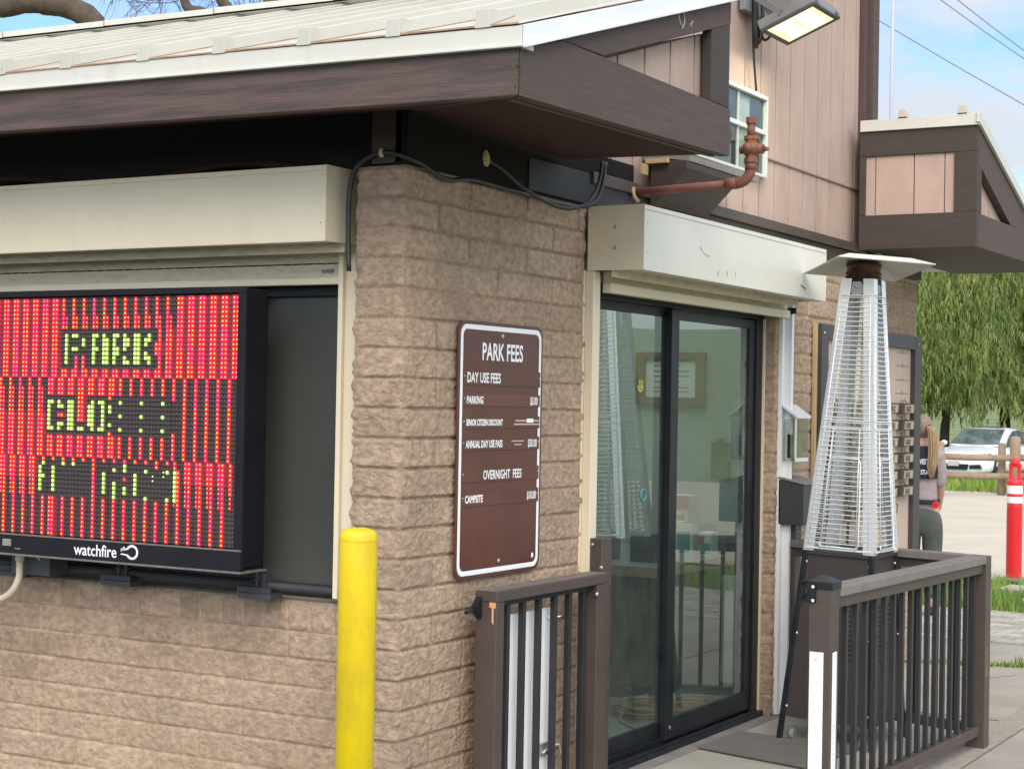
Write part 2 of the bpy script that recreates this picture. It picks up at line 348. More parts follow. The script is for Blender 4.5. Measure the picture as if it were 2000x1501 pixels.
# ------------------------------------------------------------------ mesh builder
class MB:
    def __init__(s):
        s.v = []; s.f = []; s.mi = []; s.sm = []
    def add(s, vs, fs, mi=0, smooth=False):
        o = len(s.v)
        s.v.extend([tuple(x) for x in vs])
        for f in fs:
            s.f.append(tuple(i + o for i in f)); s.mi.append(mi); s.sm.append(smooth)
    def box(s, x0, x1, y0, y1, z0, z1, mi=0):
        vs = [(x, y, z) for z in (z0, z1) for y in (y0, y1) for x in (x0, x1)]
        s.add(vs, [(0, 2, 3, 1), (4, 5, 7, 6), (0, 1, 5, 4), (2, 6, 7, 3), (0, 4, 6, 2), (1, 3, 7, 5)], mi)
    def bar(s, p0, p1, wdt, hgt, up=(0, 0, 1), mi=0):
        p0 = Vector(p0); p1 = Vector(p1); d = (p1 - p0).normalized()
        a = d.cross(Vector(up))
        if a.length < 1e-4:
            a = d.cross(Vector((1, 0, 0)))
        a.normalize(); b = a.cross(d).normalized()
        a = a * wdt / 2; b = b * hgt / 2
        vs = [p0 - a - b, p0 + a - b, p0 + a + b, p0 - a + b, p1 - a - b, p1 + a - b, p1 + a + b, p1 - a + b]
        s.add(vs, [(0, 3, 2, 1), (4, 5, 6, 7), (0, 1, 5, 4), (1, 2, 6, 5), (2, 3, 7, 6), (3, 0, 4, 7)], mi)
    def prism(s, poly, axis, a0, a1, mi=0):
        # poly: list of 2d points; axis 'x': (y,z), 'y': (x,z), 'z': (x,y)
        def P(q, a):
            return {'x': (a, q[0], q[1]), 'y': (q[0], a, q[1]), 'z': (q[0], q[1], a)}[axis]
        n = len(poly)
        vs = [P(q, a0) for q in poly] + [P(q, a1) for q in poly]
        fs = [tuple(range(n)), tuple(range(2 * n - 1, n - 1, -1))]
        for i in range(n):
            j = (i + 1) % n
            fs.append((i, i + n, j + n, j))
        s.add(vs, fs, mi)
    def tube(s, pts, r, n=8, mi=0, cap=True, smooth=True):
        pts = [Vector(p) for p in pts]
        rs = r if isinstance(r, (list, tuple)) else [r] * len(pts)
        vs = []; prev = None
        for i, p in enumerate(pts):
            if i == 0: d = pts[1] - p
            elif i == len(pts) - 1: d = p - pts[i - 1]
            else: d = pts[i + 1] - pts[i - 1]
            d.normalize()
            if prev is None:
                a = d.cross(Vector((0, 0, 1)))
                if a.length < 1e-3: a = d.cross(Vector((1, 0, 0)))
            else:
                a = prev - d * prev.dot(d)
            a.normalize(); prev = a; b = d.cross(a)
            for k in range(n):
                t = 2 * math.pi * k / n
                vs.append(p + (a * math.cos(t) + b * math.sin(t)) * rs[i])
        fs = []
        for i in range(len(pts) - 1):
            for k in range(n):
                k2 = (k + 1) % n
                fs.append((i * n + k, i * n + k2, (i + 1) * n + k2, (i + 1) * n + k))
        s.add(vs, fs, mi, smooth)
        if cap:
            o = len(s.v) - len(vs)
            s.f.append(tuple(o + k for k in range(n))[::-1]); s.mi.append(mi); s.sm.append(False)
            o2 = o + (len(pts) - 1) * n
            s.f.append(tuple(o2 + k for k in range(n))); s.mi.append(mi); s.sm.append(False)
    def lathe(s, prof, c, n=24, mi=0, smooth=True, cap=True):
        vs = []
        for r, z in prof:
            for k in range(n):
                t = 2 * math.pi * k / n
                vs.append((c[0] + r * math.cos(t), c[1] + r * math.sin(t), c[2] + z))
        fs = []
        for i in range(len(prof) - 1):
            for k in range(n):
                k2 = (k + 1) % n
                fs.append((i * n + k, i * n + k2, (i + 1) * n + k2, (i + 1) * n + k))
        s.add(vs, fs, mi, smooth)
        if cap:
            o = len(s.v) - len(vs)
            s.f.append(tuple(o + k for k in range(n))[::-1]); s.mi.append(mi); s.sm.append(False)
            o2 = o + (len(prof) - 1) * n
            s.f.append(tuple(o2 + k for k in range(n))); s.mi.append(mi); s.sm.append(False)
    def ball(s, c, r, n=8, mi=0, sc=(1, 1, 1)):
        vs = []; fs = []
        rings = max(3, n // 2)
        for i in range(rings + 1):
            ph = math.pi * i / rings
            for k in range(n):
                t = 2 * math.pi * k / n
                vs.append((c[0] + r * sc[0] * math.sin(ph) * math.cos(t), c[1] + r * sc[1] * math.sin(ph) * math.sin(t), c[2] + r * sc[2] * math.cos(ph)))
        for i in range(rings):
            for k in range(n):
                k2 = (k + 1) % n
                fs.append((i * n + k, (i + 1) * n + k, (i + 1) * n + k2, i * n + k2))
        s.add(vs, fs, mi, True)
    def quad(s, a, b, c, d, mi=0):
        s.add([a, b, c, d], [(0, 1, 2, 3)], mi)

OFF = {}
def link(name, me, parent=None):
    o = bpy.data.objects.new(name, me)
    COL.objects.link(o)
    if parent is not None:
        o.parent = parent
        OFF[o.name] = OFF.get(parent.name, Vector((0, 0, 0)))
    else:
        OFF[o.name] = Vector((0, 0, 0))
    return o

def build(name, mb, mats, parent=None, bevel=0.0, local=False):
    off = Vector((0, 0, 0))
    if parent is not None and not local:
        off = OFF.get(parent.name, off)
    me = bpy.data.meshes.new(name)
    vs = [(x - off.x, y - off.y, z - off.z) for x, y, z in mb.v] if off.length > 0 else mb.v
    me.from_pydata(vs, [], mb.f)
    if not isinstance(mats, (list, tuple)): mats = [mats]
    for m in mats: me.materials.append(m)
    me.polygons.foreach_set('material_index', mb.mi)
    me.polygons.foreach_set('use_smooth', mb.sm)
    me.update()
    o = link(name, me, parent)
    if bevel > 0:
        b = o.modifiers.new('bevel', 'BEVEL')
        b.width = bevel; b.segments = 2; b.limit_method = 'ANGLE'; b.angle_limit = R(40)
    return o

def tag(o, label, cat, group=None, kind=None):
    if label: o['label'] = label
    if cat: o['category'] = cat
    if group: o['group'] = group
    if kind: o['kind'] = kind
    return o

def thing(name, label, cat, loc=(0, 0, 0), group=None):
    o = bpy.data.objects.new(name, None)
    o.empty_display_size = 0.1
    COL.objects.link(o)
    o.location = loc
    OFF[o.name] = Vector(loc)
    tag(o, label, cat, group)
    return o

def struct(o):
    o['kind'] = 'structure'
    return o

def dup(root, loc, label=None, group=None):
    r = root.copy(); COL.objects.link(r); r.location = loc
    if label: r['label'] = label
    if group: r['group'] = group
    for ch in list(root.children):
        c = ch.copy(); COL.objects.link(c); c.parent = r
        for g in list(ch.children):
            d = g.copy(); COL.objects.link(d); d.parent = c
    return r

def setattr_color(me, name, cols):
    a = me.color_attributes.new(name, 'FLOAT_COLOR', 'POINT')
    arr = np.ones((len(me.vertices), 4), dtype=np.float32)
    arr[:, :3] = cols
    a.data.foreach_set('color', arr.ravel())

def text_mb(txt, size, xs=1.0, bold=0.0, align='LEFT', depth=0.0):
    cu = bpy.data.curves.new('lettering', 'FONT')
    cu.body = txt; cu.size = size; cu.offset = bold; cu.extrude = depth; cu.align_x = align
    cu.resolution_u = 3
    ob = bpy.data.objects.new('lettering', cu)
    COL.objects.link(ob)
    dg = bpy.context.evaluated_depsgraph_get()
    me = bpy.data.meshes.new_from_object(ob.evaluated_get(dg))
    vs = [(v.co.x * xs, v.co.y, v.co.z) for v in me.vertices]
    fs = [tuple(p.vertices) for p in me.polygons]
    bpy.data.objects.remove(ob); bpy.data.curves.remove(cu); bpy.data.meshes.remove(me)
    return vs, fs

def put_text(mb, txt, size, org, ux, uy, xs=1.0, bold=0.0, align='LEFT', mi=0):
    vs, fs = text_mb(txt, size, xs, bold, align)
    o = Vector(org); ux = Vector(ux).normalized(); uy = Vector(uy).normalized()
    mb.add([o + ux * x + uy * y for x, y, z in vs], fs, mi)

# ------------------------------------------------------------------ numpy noise
def _hash(ix, iy, seed):
    h = (ix.astype(np.int64) * 374761393 + iy.astype(np.int64) * 668265263 + seed * 1442695041) & 0xffffffff
    h = ((h ^ (h >> 13)) * 1274126177) & 0xffffffff
    h = h ^ (h >> 16)
    return (h & 0xffff) / 65535.0
def vnoise(x, y, seed=0):
    ix = np.floor(x); iy = np.floor(y); fx = x - ix; fy = y - iy
    fx = fx * fx * (3 - 2 * fx); fy = fy * fy * (3 - 2 * fy)
    a = _hash(ix, iy, seed); b = _hash(ix + 1, iy, seed); c = _hash(ix, iy + 1, seed); d = _hash(ix + 1, iy + 1, seed)
    return a + (b - a) * fx + (c - a) * fy + (a - b - c + d) * fx * fy
def fbm(x, y, octv=5, seed=0, gain=.5):
    s = np.zeros_like(x); a = 1.0; t = 0.0
    for i in range(octv):
        s += a * vnoise(x * 2 ** i + 17.3 * i, y * 2 ** i + 9.1 * i, seed + i); t += a; a *= gain
    return s / t

CH = 0.1016
def block_strip(name, path, z0, z1, phase, step, parent, rowlock=False, seed=0, rough=1.0, label=None, ztop=2.34, mortar=1.0):
    """split-face masonry along a plan polyline path [(x,y)...]; outward normal to the right of travel"""
    P = [np.array(q, float) for q in path]
    seg = [np.linalg.norm(P[i + 1] - P[i]) for i in range(len(P) - 1)]
    cum = np.concatenate([[0], np.cumsum(seg)])
    us = []
    for i in range(len(seg)):
        n = max(2, int(round(seg[i] / step)))
        us.extend(list(cum[i] + np.arange(n) * seg[i] / n))
    us.append(cum[-1]); us = np.array(us)
    nz = max(2, int(round((z1 - z0) / step)))
    zs = np.linspace(z0, z1, nz + 1)
    nrm = []
    for i in range(len(seg)):
        d = (P[i + 1] - P[i]) / seg[i]; nrm.append(np.array([d[1], -d[0]]))
    pos = np.zeros((len(us), 2)); nor = np.zeros((len(us), 2))
    for k, u in enumerate(us):
        i = min(len(seg) - 1, int(np.searchsorted(cum, u + 1e-9, side='right') - 1)); i = max(i, 0)
        pos[k] = P[i] + (P[i + 1] - P[i]) * ((u - cum[i]) / seg[i])
        n = nrm[i].copy()
        for j in range(1, len(P) - 1):
            if abs(u - cum[j]) < 1e-6: n = nrm[j - 1] + nrm[j]
        nor[k] = n
    U, Z = np.meshgrid(us, zs, indexing='ij')
    L = 4 * CH
    if rowlock:
        row = np.zeros_like(Z); ub = U - phase; bl = CH
        col = np.floor(ub / bl); du = np.minimum(ub - col * bl, (col + 1) * bl - ub)
        dz = np.minimum(np.maximum(Z - z0, 0) , np.abs(z1 - Z))
    else:
        row = np.floor((ztop - Z) / CH + 1e-6)
        par = np.mod(row, 2)
        ub = U - phase + np.where(par > .5, 2 * CH, 0.0)
        col = np.floor(ub / L); du = np.minimum(ub - col * L, (col + 1) * L - ub)
        zz = (ztop - Z) / CH; fz = zz - np.floor(zz + 1e-9)
        dz = np.minimum(fz, 1 - fz) * CH
    bid = row * 131 + col * 7
    h1 = _hash(bid, row, seed + 3); h2 = _hash(bid + 5, row, seed + 4); h3 = _hash(bid + 9, row, seed + 5)
    for j in range(1, len(P) - 1):
        du = np.where(np.abs(U - cum[j]) < .05, 1.0, du)
    wob = (fbm(U * 30, Z * 30, 3, seed + 40) - .5) * .0016
    ed = np.minimum(du, dz) + wob
    jw = .0036
    face = np.clip((ed - jw) / .0042, 0, 1); face = face * face * (3 - 2 * face)
    big = fbm(U * 9 + h1 * 50, Z * 14 + h2 * 50, 3, seed + 10) - .5
    rid = 1 - np.abs(fbm(U * 26 + h2 * 80, Z * 34 + h1 * 30, 4, seed + 20, .55) * 2 - 1)
    fine = fbm(U * 95, Z * 120, 3, seed + 30) - .5
    tilt = (h3 - .5) * .004
    disp = face * (.0055 + big * .009 * rough + (rid - .75) * .012 * rough + fine * .005 * rough + tilt) - (1 - face) * .003
    if len(P) > 2:                       # rough arris at the outside corner
        for j in range(1, len(P) - 1):
            k = np.exp(-((U - cum[j]) / .02) ** 2)
            disp = disp * (1 - .55 * k) + k * face * (fbm(Z * 40 + 3, Z * 0 + seed, 3, seed + 60) - .62) * .014
    X = pos[:, 0][:, None] + nor[:, 0][:, None] * disp
    Y = pos[:, 1][:, None] + nor[:, 1][:, None] * disp
    nu, nzv = U.shape
    V = np.stack([X, Y, Z], -1).reshape(-1, 3)
    idx = np.arange(nu * nzv).reshape(nu, nzv)
    F = np.stack([idx[:-1, :-1], idx[1:, :-1], idx[1:, 1:], idx[:-1, 1:]], -1).reshape(-1, 4)
    off = OFF.get(parent.name, Vector((0, 0, 0)))
    V = V - np.array(off)
    me = bpy.data.meshes.new(name)
    me.vertices.add(len(V)); me.vertices.foreach_set('co', V.ravel())
    me.loops.add(F.size); me.loops.foreach_set('vertex_index', F.ravel().astype(np.int32))
    me.polygons.add(len(F))
    me.polygons.foreach_set('loop_start', (np.arange(len(F)) * 4).astype(np.int32))
    me.polygons.foreach_set('loop_total', np.full(len(F), 4, np.int32))
    me.update(calc_edges=True)
    me.polygons.foreach_set('use_smooth', np.ones(len(F), bool))
    me.materials.append(M['block'])
    tone = .92 + .15 * h1 + (fbm(U * 5, Z * 6, 4, seed + 70) - .5) * .35
    hue = (h2 - .5) * .06
    c = np.stack([tone * (1 + hue * .4), tone, tone * (1 - hue * .5)], -1)
    mort = np.array([1.08, 1.06, 1.04]) * mortar * (.8 + .6 * (fbm(U * 7, Z * 9, 3, seed + 80)))[..., None]
    c = c * face[..., None] + mort * (1 - face[..., None])
    # soot and weather stains with shapes of their own
    setattr_color(me, 'tint', c.reshape(-1, 3))
    o = link(name, me, parent)
    if label: o['label'] = label
    return o

# ------------------------------------------------------------------ ground
def sheet(name, pts, z, m, sub=0):
    mb = MB(); mb.add([(x, y, z) for x, y in pts], [tuple(range(len(pts)))])
    return struct(build(name, mb, m))

# terrain: one sheet to the horizon, rising to low hills far behind
def terrain():
    xs = np.concatenate([np.linspace(-900, -70, 22), np.linspace(-60, 60, 61), np.linspace(70, 900, 22)])
    ys = np.concatenate([np.linspace(-300, -20, 10), np.linspace(-14, 90, 53), np.linspace(96, 1200, 40)])
    X, Y = np.meshgrid(xs, ys, indexing='ij')
    far = np.clip((Y - 75) / 240, 0, 1)
    Z = -.03 + (fbm(X * .12, Y * .12, 3, 5) - .5) * .14 * np.clip((np.hypot(X, Y - 2) - 30) / 20, 0, 1) + far * far * 16 * (.5 + fbm(X * .006, Y * .006, 4, 9)) + np.clip((Y - 70) / 60, 0, 1) * 1.1 - .36 * np.clip((Y - 32.5) / 5, 0, 1)
    V = np.stack([X, Y, Z], -1).reshape(-1, 3); nu, nv = X.shape
    idx = np.arange(nu * nv).reshape(nu, nv)
    F = np.stack([idx[:-1, :-1], idx[1:, :-1], idx[1:, 1:], idx[:-1, 1:]], -1).reshape(-1, 4)
    me = bpy.data.meshes.new('ground'); me.from_pydata(V.tolist(), [], F.tolist()); me.update()
    me.polygons.foreach_set('use_smooth', np.ones(len(F), bool)); me.materials.append(M['grass'])
    return struct(link('ground', me))
terrain()
sheet('driveway', [(-14, -14), (14, -14), (14, -.9), (-14, -.9)], -.012, M['asphalt'])
sheet('concrete_walkway', [(-7.2, -.85), (1.02, -.85), (1.02, 6.86), (-7.2, 6.86)], 0.0, M['concrete'])
sheet('kerb_band', [(1.02, -.85), (1.17, -.85), (1.15, 7.0), (1.0, 7.0)], 0.004, M['curb'])
sheet('concrete_apron', [(1.16, -.85), (3.4, -.85), (3.4, 6.9), (1.14, 6.9)], -.004, M['concrete'])
sheet('gravel_lot', [(-30, 13.5), (-1.0, 11.28), (2.5, 11.0), (24, 10.5), (24, 27.2), (-1, 28.6), (-30, 30)], -.006, M['gravel'])
mb = MB()
for (a, b, ww) in (((-.4, 5.60), (1.0, 5.93), .010), ((-7.2, 3.92), (1.0, 3.95), .012), ((-7.2, 1.2), (1.0, 1.22), .012), ((1.16, 4.6), (3.4, 4.7), .014), ((1.16, 1.5), (3.4, 1.55), .014)):
    mb.bar((*a, .0012), (*b, .0012), ww, .0012)
cr = [(.30, 5.0), (.42, 5.1), (.48, 5.3), (.62, 5.36), (.70, 5.5)]
for a, b in zip(cr[:-1], cr[1:]): mb.bar((*a, .0012), (*b, .0012), .005, .0012)
struct(build('walkway_joints', mb, mat('dirty joint', (.07, .06, .05), .95)))
# paver strip, every brick modelled in one paved surface
mb = MB(); tint = []
y = 6.90; r_ = 0
while y < 8.62:
    x = -7.2 + (0.10 if r_ % 2 else 0)
    while x < 3.2:
        h = rng.rand() * .006
        mb.box(x + .004, x + .196, y + .004, y + .126, -.03, .002 + h)
        tint += [[.72 + .42 * rng.rand()] * 3] * 8
        x += .20
    y += .13; r_ += 1
po = build('paver_strip', mb, M['paver']); setattr_color(po.data, 'tint', np.array(tint)); struct(po)
# grass strip with blades and small stones
mb = MB(); tint = []
for i in range(17000):
    x = rng.uniform(-4.5, 3.2); y = rng.uniform(8.66, 11.2 + .1 * rng.rand())
    if fbm(np.array([x * .8 + 3]), np.array([y * 1.1]), 3, 2)[0] < .42 and y > 9.6: continue
    hgt = rng.uniform(.05, .13) * (1.25 if y < 9.4 else .75); a = rng.uniform(0, 6.28); ww = .006
    lx, ly = rng.uniform(-.04, .04, 2)
    dx, dy = math.cos(a) * ww, math.sin(a) * ww
    mb.add([(x - dx, y - dy, -.03), (x + dx, y + dy, -.03), (x + lx, y + ly, hgt)], [(0, 1, 2)])
    t = rng.uniform(.6, 1.25); tint += [[t * rng.uniform(.85, 1.2), t, t * .8]] * 3
go = build('grass_strip', mb, M['blade']); setattr_color(go.data, 'tint', np.array(tint)); tag(go, 'bright green grass strip behind the paved walk', 'grass', kind='stuff')
# longer meadow grass under the log fence
mb = MB(); tint = []
for i in range(9000):
    x = rng.uniform(-13, 2); y = rng.uniform(28.4, 33)
    hgt = rng.uniform(.08, .3) * (1.5 if rng.rand() < .05 else .8); a = rng.uniform(0, 6.28); ww = .016
    lx, ly = rng.uniform(-.12, .12, 2)
    mb.add([(x - math.cos(a) * ww, y - math.sin(a) * ww, -.05), (x + math.cos(a) * ww, y + math.sin(a) * ww, -.05), (x + lx, y + ly, hgt)], [(0, 1, 2)])
    t = rng.uniform(.6, 1.2); d_ = 1.9 if rng.rand() < .14 else 1
    tint += [[t * d_, t * (d_ * .4 + .6), t * .8]] * 3
go = build('meadow_grass', mb, M['blade']); setattr_color(go.data, 'tint', np.array(tint)); tag(go, 'long green meadow grass under the log fence', 'grass', kind='stuff')
# weeds in the walkway crack
mb = MB(); tint = []
for i in range(500):
    k = rng.rand(); x = -.1 + 1.0 * k + rng.normal(0, .02); y = 5.62 + .35 * k + rng.normal(0, .03)
    hgt = rng.uniform(.01, .05) * (1.6 if k > .7 else .8); a = rng.uniform(0, 6.28)
    mb.add([(x - .005, y, 0), (x + .005, y, 0), (x + rng.uniform(-.03, .03), y + rng.uniform(-.03, .03), hgt)], [(0, 1, 2)])
    t = rng.uniform(.5, 1.0); tint += [[t, t, t * .7]] * 3
go = build('crack_weeds', mb, M['blade']); setattr_color(go.data, 'tint', np.array(tint)); tag(go, 'low green weeds growing in the walkway joint', 'weeds', kind='stuff')

def rock(loc, sc, seed, label, m=None, name='rock', cat='rock'):
    bm = bmesh.new(); bmesh.ops.create_icosphere(bm, subdivisions=3, radius=1)
    rs = np.random.RandomState(seed); o3 = rs.rand(3) * 20
    for v in bm.verts:
        q = v.co.normalized()
        n = fbm(np.array([q.x * 1.6 + o3[0] + q.z]), np.array([q.y * 1.6 + o3[1] - q.z]), 4, seed)[0]
        v.co = Vector((q.x * sc[0], q.y * sc[1], q.z * sc[2])) * (.7 + .6 * n)
    me = bpy.data.meshes.new(name); bm.to_mesh(me); bm.free(); me.materials.append(m or M['rock'])
    o = link(name, me); o.location = loc; tag(o, label, cat, 'stones in the grass strip'); return o
rock((-.47, 10.35, 0), (.16, .10, .055), 1, 'flat pale stone lying highest in the grass strip beside the red post')
rock((-.12, 9.55, 0), (.14, .08, .05), 2, 'pale rounded stone in the grass at the right edge of the picture')
rock((-.62, 9.75, 0), (.08, .06, .035), 3, 'small pale stone in the grass just beside the railing corner post')
rock((.05, 9.15, .08), (.15, .16, .16), 4, 'dark brown boulder cut by the right edge of the picture', mat('dark boulder', (.09, .065, .05), .9, c2=(.05, .04, .032), nscale=8, bump=.4, bscale=14))

# ------------------------------------------------------------------ the booth building
B = thing('visitor_booth', 'tan split face block entrance booth with brown eaves and a cream metal roof', 'building', (0, 0, 0))
block_strip('corner_pier', [(-.2, .30), (-.2, 0), (0, 0), (0, 1.29), (-.12, 1.29)], 0, 2.345, .30 + .2, .0044, B, seed=1, rough=.62, mortar=.74)
block_strip('wall', [(-3.4, .164), (-.195, .164)], -.02, .725, 2.817, .0055, B, seed=2, ztop=.725, rough=.55, mortar=.95)
block_strip('sill_course', [(-3.4, .160), (-.195, .160)], .725, .832, 2.817, .0055, B, rowlock=True, seed=3, rough=.6)
mb = MB(); mb.prism([(.158, .815), (.165, .832), (.19, .838), (.42, .848), (.42, .74), (.18, .74)], 'x', -3.4, -.2)
build('window_sill', mb, mat('dusty tan sill', (.36, .30, .235), .9, c2=(.30, .25, .19), nscale=9, bump=.2), B)
block_strip('wall', [(-.13, 3.37), (0, 3.37), (0, 5.75), (-.3, 5.75)], 0, 2.36, .13 + .05, .0075, B, seed=4, rough=.7, mortar=.9)
mb = MB()      # the rest of the shell, back and inner faces
mb.box(-3.4, -.2, .25, .40, 1.96, 2.5)
mb.box(-3.4, -.2, .25, .40, 0, .74)
mb.box(-.19, -.02, .05, 1.27, 0, 2.34)
mb.box(-.19, -.03, 1.27, 3.4, 2.06, 2.45)
mb.box(-.19, -.02, 3.40, 5.72, 0, 2.36)
mb.box(-6.0, -.2, 5.6, 5.75, 0, 2.45)
mb.box(-6.1, -6.0, .25, 5.75, 0, 2.45)
mb.box(-6.0, -3.4, .164, .30, 0, 2.5)
build('inner_shell', mb, M['interiorwall'], B)
mb = MB(); mb.box(-6.0, -.19, .4, 5.6, .005, .012); build('floor', mb, M['floor'], B)
mb = MB(); mb.box(-6.0, -.19, .4, 2.0, 2.42, 2.45); build('ceiling', mb, M['interiorwall'], B)  # stops short, leaving the rear of the room open to sky light
mb = MB(); mb.box(-3.2, -.2, 4.9, 4.98, 0.012, 2.42)
mb.box(-3.25, -3.15, .4, 4.9, .012, 2.42); build('partition', mb, M['interiorwall'], B)

# front window: dark screened opening
wnd = MB(); wnd.box(-3.4, -.25, .245, .255, .85, 1.985)
build('window_screen', wnd, M['screen'], B)
mb = MB(); mb.box(-3.4, -.3, .215, .245, 1.925, 1.99); mb.box(-.80, -.765, .20, .245, .85, 1.99); mb.box(-3.4, -.3, .21, .245, .85, .885)
build('window_frame', mb, M['black'], B, bevel=.002)
mb = MB(); mb.tube([(-3.2, .125, .885), (-.30, .125, .880)], .017, 10)
build('sill_bar', mb, M['steelplate'], B)
for x in (-1.86, -1.32, -.66):
    mb = MB(); mb.box(x - .075, x + .075, .06, .13, .838, .858); mb.box(x - .09, x + .06, .075, .085, .846, .878)
    mb.box(x - .02, x + .02, .10, .14, .87, .925); mb.tube([(x - .01, .09, .85), (x - .01, .09, .93)], .006, 8); mb.lathe([(.016, 0), (.016, .006)], (x - .01, .09, .9), 10)
    build('bar_clamp', mb, M['greybox'], B, bevel=.002)

# ledger, blocking and dark void under the front eave
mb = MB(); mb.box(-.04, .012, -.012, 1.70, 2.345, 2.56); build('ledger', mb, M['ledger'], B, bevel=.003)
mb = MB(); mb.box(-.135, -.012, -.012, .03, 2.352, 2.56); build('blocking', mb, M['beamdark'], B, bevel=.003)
mb = MB(); mb.box(.013, .018, .80, 1.68, 2.352, 2.475); build('steel_plate', mb, M['steelplate'], B, bevel=.002)
mb = MB(); mb.box(-6, -.14, .17, .24, 2.2, 2.6); build('recess_shade_sheet', mb, M['dark'], B)  # black sheet standing in for the shade of the eave recess
mb = MB()
pts = [(-3.2 + .1 * i, .10 - .02 * math.sin(i * .7), 2.375 + .03 * math.sin(i * .55 + 1.0)) for i in range(31)]
mb.tube(pts, .012, 6); build('recess_cable', mb, M['soffit'], B)

# front eave: soffit, fascia, white drip edge
def zf(x): return 2.44 + .0135 * (.72 - x)          # fascia underside along the front
XL = -6.2
mb = MB()
mb.add([(XL, -.46, zf(XL) + .012), (.69, -.46, zf(.69) + .012), (.02, .02, 2.53), (XL, .02, 2.60)], [(0, 1, 2, 3)])
mb.add([(.69, -.46, zf(.69) + .012), (.69, 1.05, 2.482), (.02, 1.05, 2.50), (.02, .02, 2.53)], [(0, 1, 2, 3)])
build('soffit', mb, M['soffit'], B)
mb = MB(); mb.bar((.70, -.47, 2.449), (.03, .00, 2.527), .012, .006)
mb.bar((.655, -.44, 2.448), (.655, 1.04, 2.478), .022, .012)
build('soffit_batten', mb, mat('olive stained batten', (.10, .075, .05), .7), B)
mb = MB()
mb.add([(XL, -.5, zf(XL)), (.719, -.5, 2.44), (.719, -.5, 2.60), (XL, -.5, zf(XL) + .16), (XL, -.46, zf(XL)), (.679, -.46, 2.44), (.679, -.46, 2.60), (XL, -.46, zf(XL) + .16)],
       [(0, 1, 2, 3), (5, 4, 7, 6), (0, 4, 5, 1), (3, 2, 6, 7), (1, 5, 6, 2), (0, 3, 7, 4)])
build('fascia', mb, M['fascia'], B, bevel=.004)
mb = MB()
d0 = 2.578
mb.add([(XL, -.508, d0 + .0135 * (.73 - XL)), (.732, -.508, d0), (.732, -.508, d0 + .064), (XL, -.508, d0 + .064 + .0135 * (.73 - XL)),
        (XL, -.44, d0 + .0135 * (.73 - XL)), (.732, -.44, d0), (.732, -.44, d0 + .064), (XL, -.44, d0 + .064 + .0135 * (.73 - XL))],
       [(0, 1, 2, 3), (0, 4, 5, 1), (3, 2, 6, 7), (1, 5, 6, 2)])
mb.bar((XL, -.514, d0 + .004 + .0135 * (.73 - XL)), (.735, -.514, d0 + .004), .012, .008)
build('drip_edge', mb, M['trim'], B, bevel=.002)
mb = MB(); mb.add([(XL, -.462, 2.60), (.70, -.462, 2.58), (.70, -.462, 2.6585), (XL, -.462, 2.6585 + .0108 * (.73 - XL))], [(0, 1, 2, 3)]); build('eave_closure', mb, M['roof'], B)
SL = .305
def zr(x, y): return 2.648 + .0135 * (.73 - x) * .8 + SL * (y + .5)
mb = MB()
mb.add([(.72, -.502, zr(.72, -.5)), (.72, 1.06, zr(.72, 1.06)), (-.03, 1.06, zr(-.03, 1.06)), (-.03, 2.0, zr(-.03, 2.0)), (XL, 2.0, zr(XL, 2.0)), (XL, -.502, zr(XL, -.5))], [(0, 1, 2, 3, 4, 5)])
roof = build('roof', mb, M['roof'], B)
ribx = [-1.374 - .325 * k for k in range(14, 0, -1)] + [-1.374, -1.061, -.714, -.391, -.051, .283, .600]
for x in ribx:
    mb = MB(); y1 = 2.0 if x < -.03 else 1.05
    wb, wt, hh = .026, .019, .046
    def P(dx, dz, yy): return (x + dx, yy, zr(x, yy) + dz)
    ys = (-.505, y1)
    vs = []
    for yy in ys: vs += [P(-wb, -.004, yy), P(wb, -.004, yy), P(wt, hh, yy), P(-wt, hh, yy)]
    mb.add(vs, [(0, 1, 2, 3), (4, 7, 6, 5), (1, 5, 6, 2), (2, 6, 7, 3), (3, 7, 4, 0)])
    build('roof_rib', mb, M['roof'], roof, bevel=.003)
    mb = MB(); zb = zr(x, -.5)
    mb.add([(x - .027, -.513, zb - .004), (x + .027, -.513, zb - .004), (x + .021, -.513, zb + .050), (x - .021, -.513, zb + .050),
            (x - .027, -.47, zb + .008), (x + .027, -.47, zb + .008), (x + .021, -.47, zb + .060), (x - .021, -.47, zb + .060)],
           [(0, 1, 2, 3), (1, 5, 6, 2), (2, 6, 7, 3), (3, 7, 4, 0)])
    build('rib_cap', mb, M['roof'], roof, bevel=.002)
mb = MB()
mb.bar((XL, -.509, zr(XL, -.5) + .001), (.72, -.509, zr(.72, -.5) + .001), .006, .005)
xs_ = ribx + [.72]
for a, b in zip(xs_[:-1], xs_[1:]):         # slanted sheet edge between the caps
    mb.bar((a + .03, -.507, zr(a, -.5) + .004), (b - .02, -.495, zr(b, -.5) + .026), .0025, .0025)
build('closure_strip', mb, M['rust'], roof)
mb = MB()
x0 = XL
while x0 < -.05:
    x1 = min(x0 + .75, -.03)
    mb.bar((x0, 2.0, zr(x0, 2.0) + .055), (x1, 2.0, zr(x1, 2.0) + .052), .16, .040, mi=0)
    mb.bar((x0, 1.925, zr(x0, 2.0) + .040), (x1, 1.925, zr(x1, 2.0) + .038), .010, .010, mi=1)  # maroon bar paints in the shadow line below the cap
    x0 += .745
build('ridge_cap', mb, [M['trim'], mat('maroon ridge shadow', (.20, .10, .11), .6)], roof)

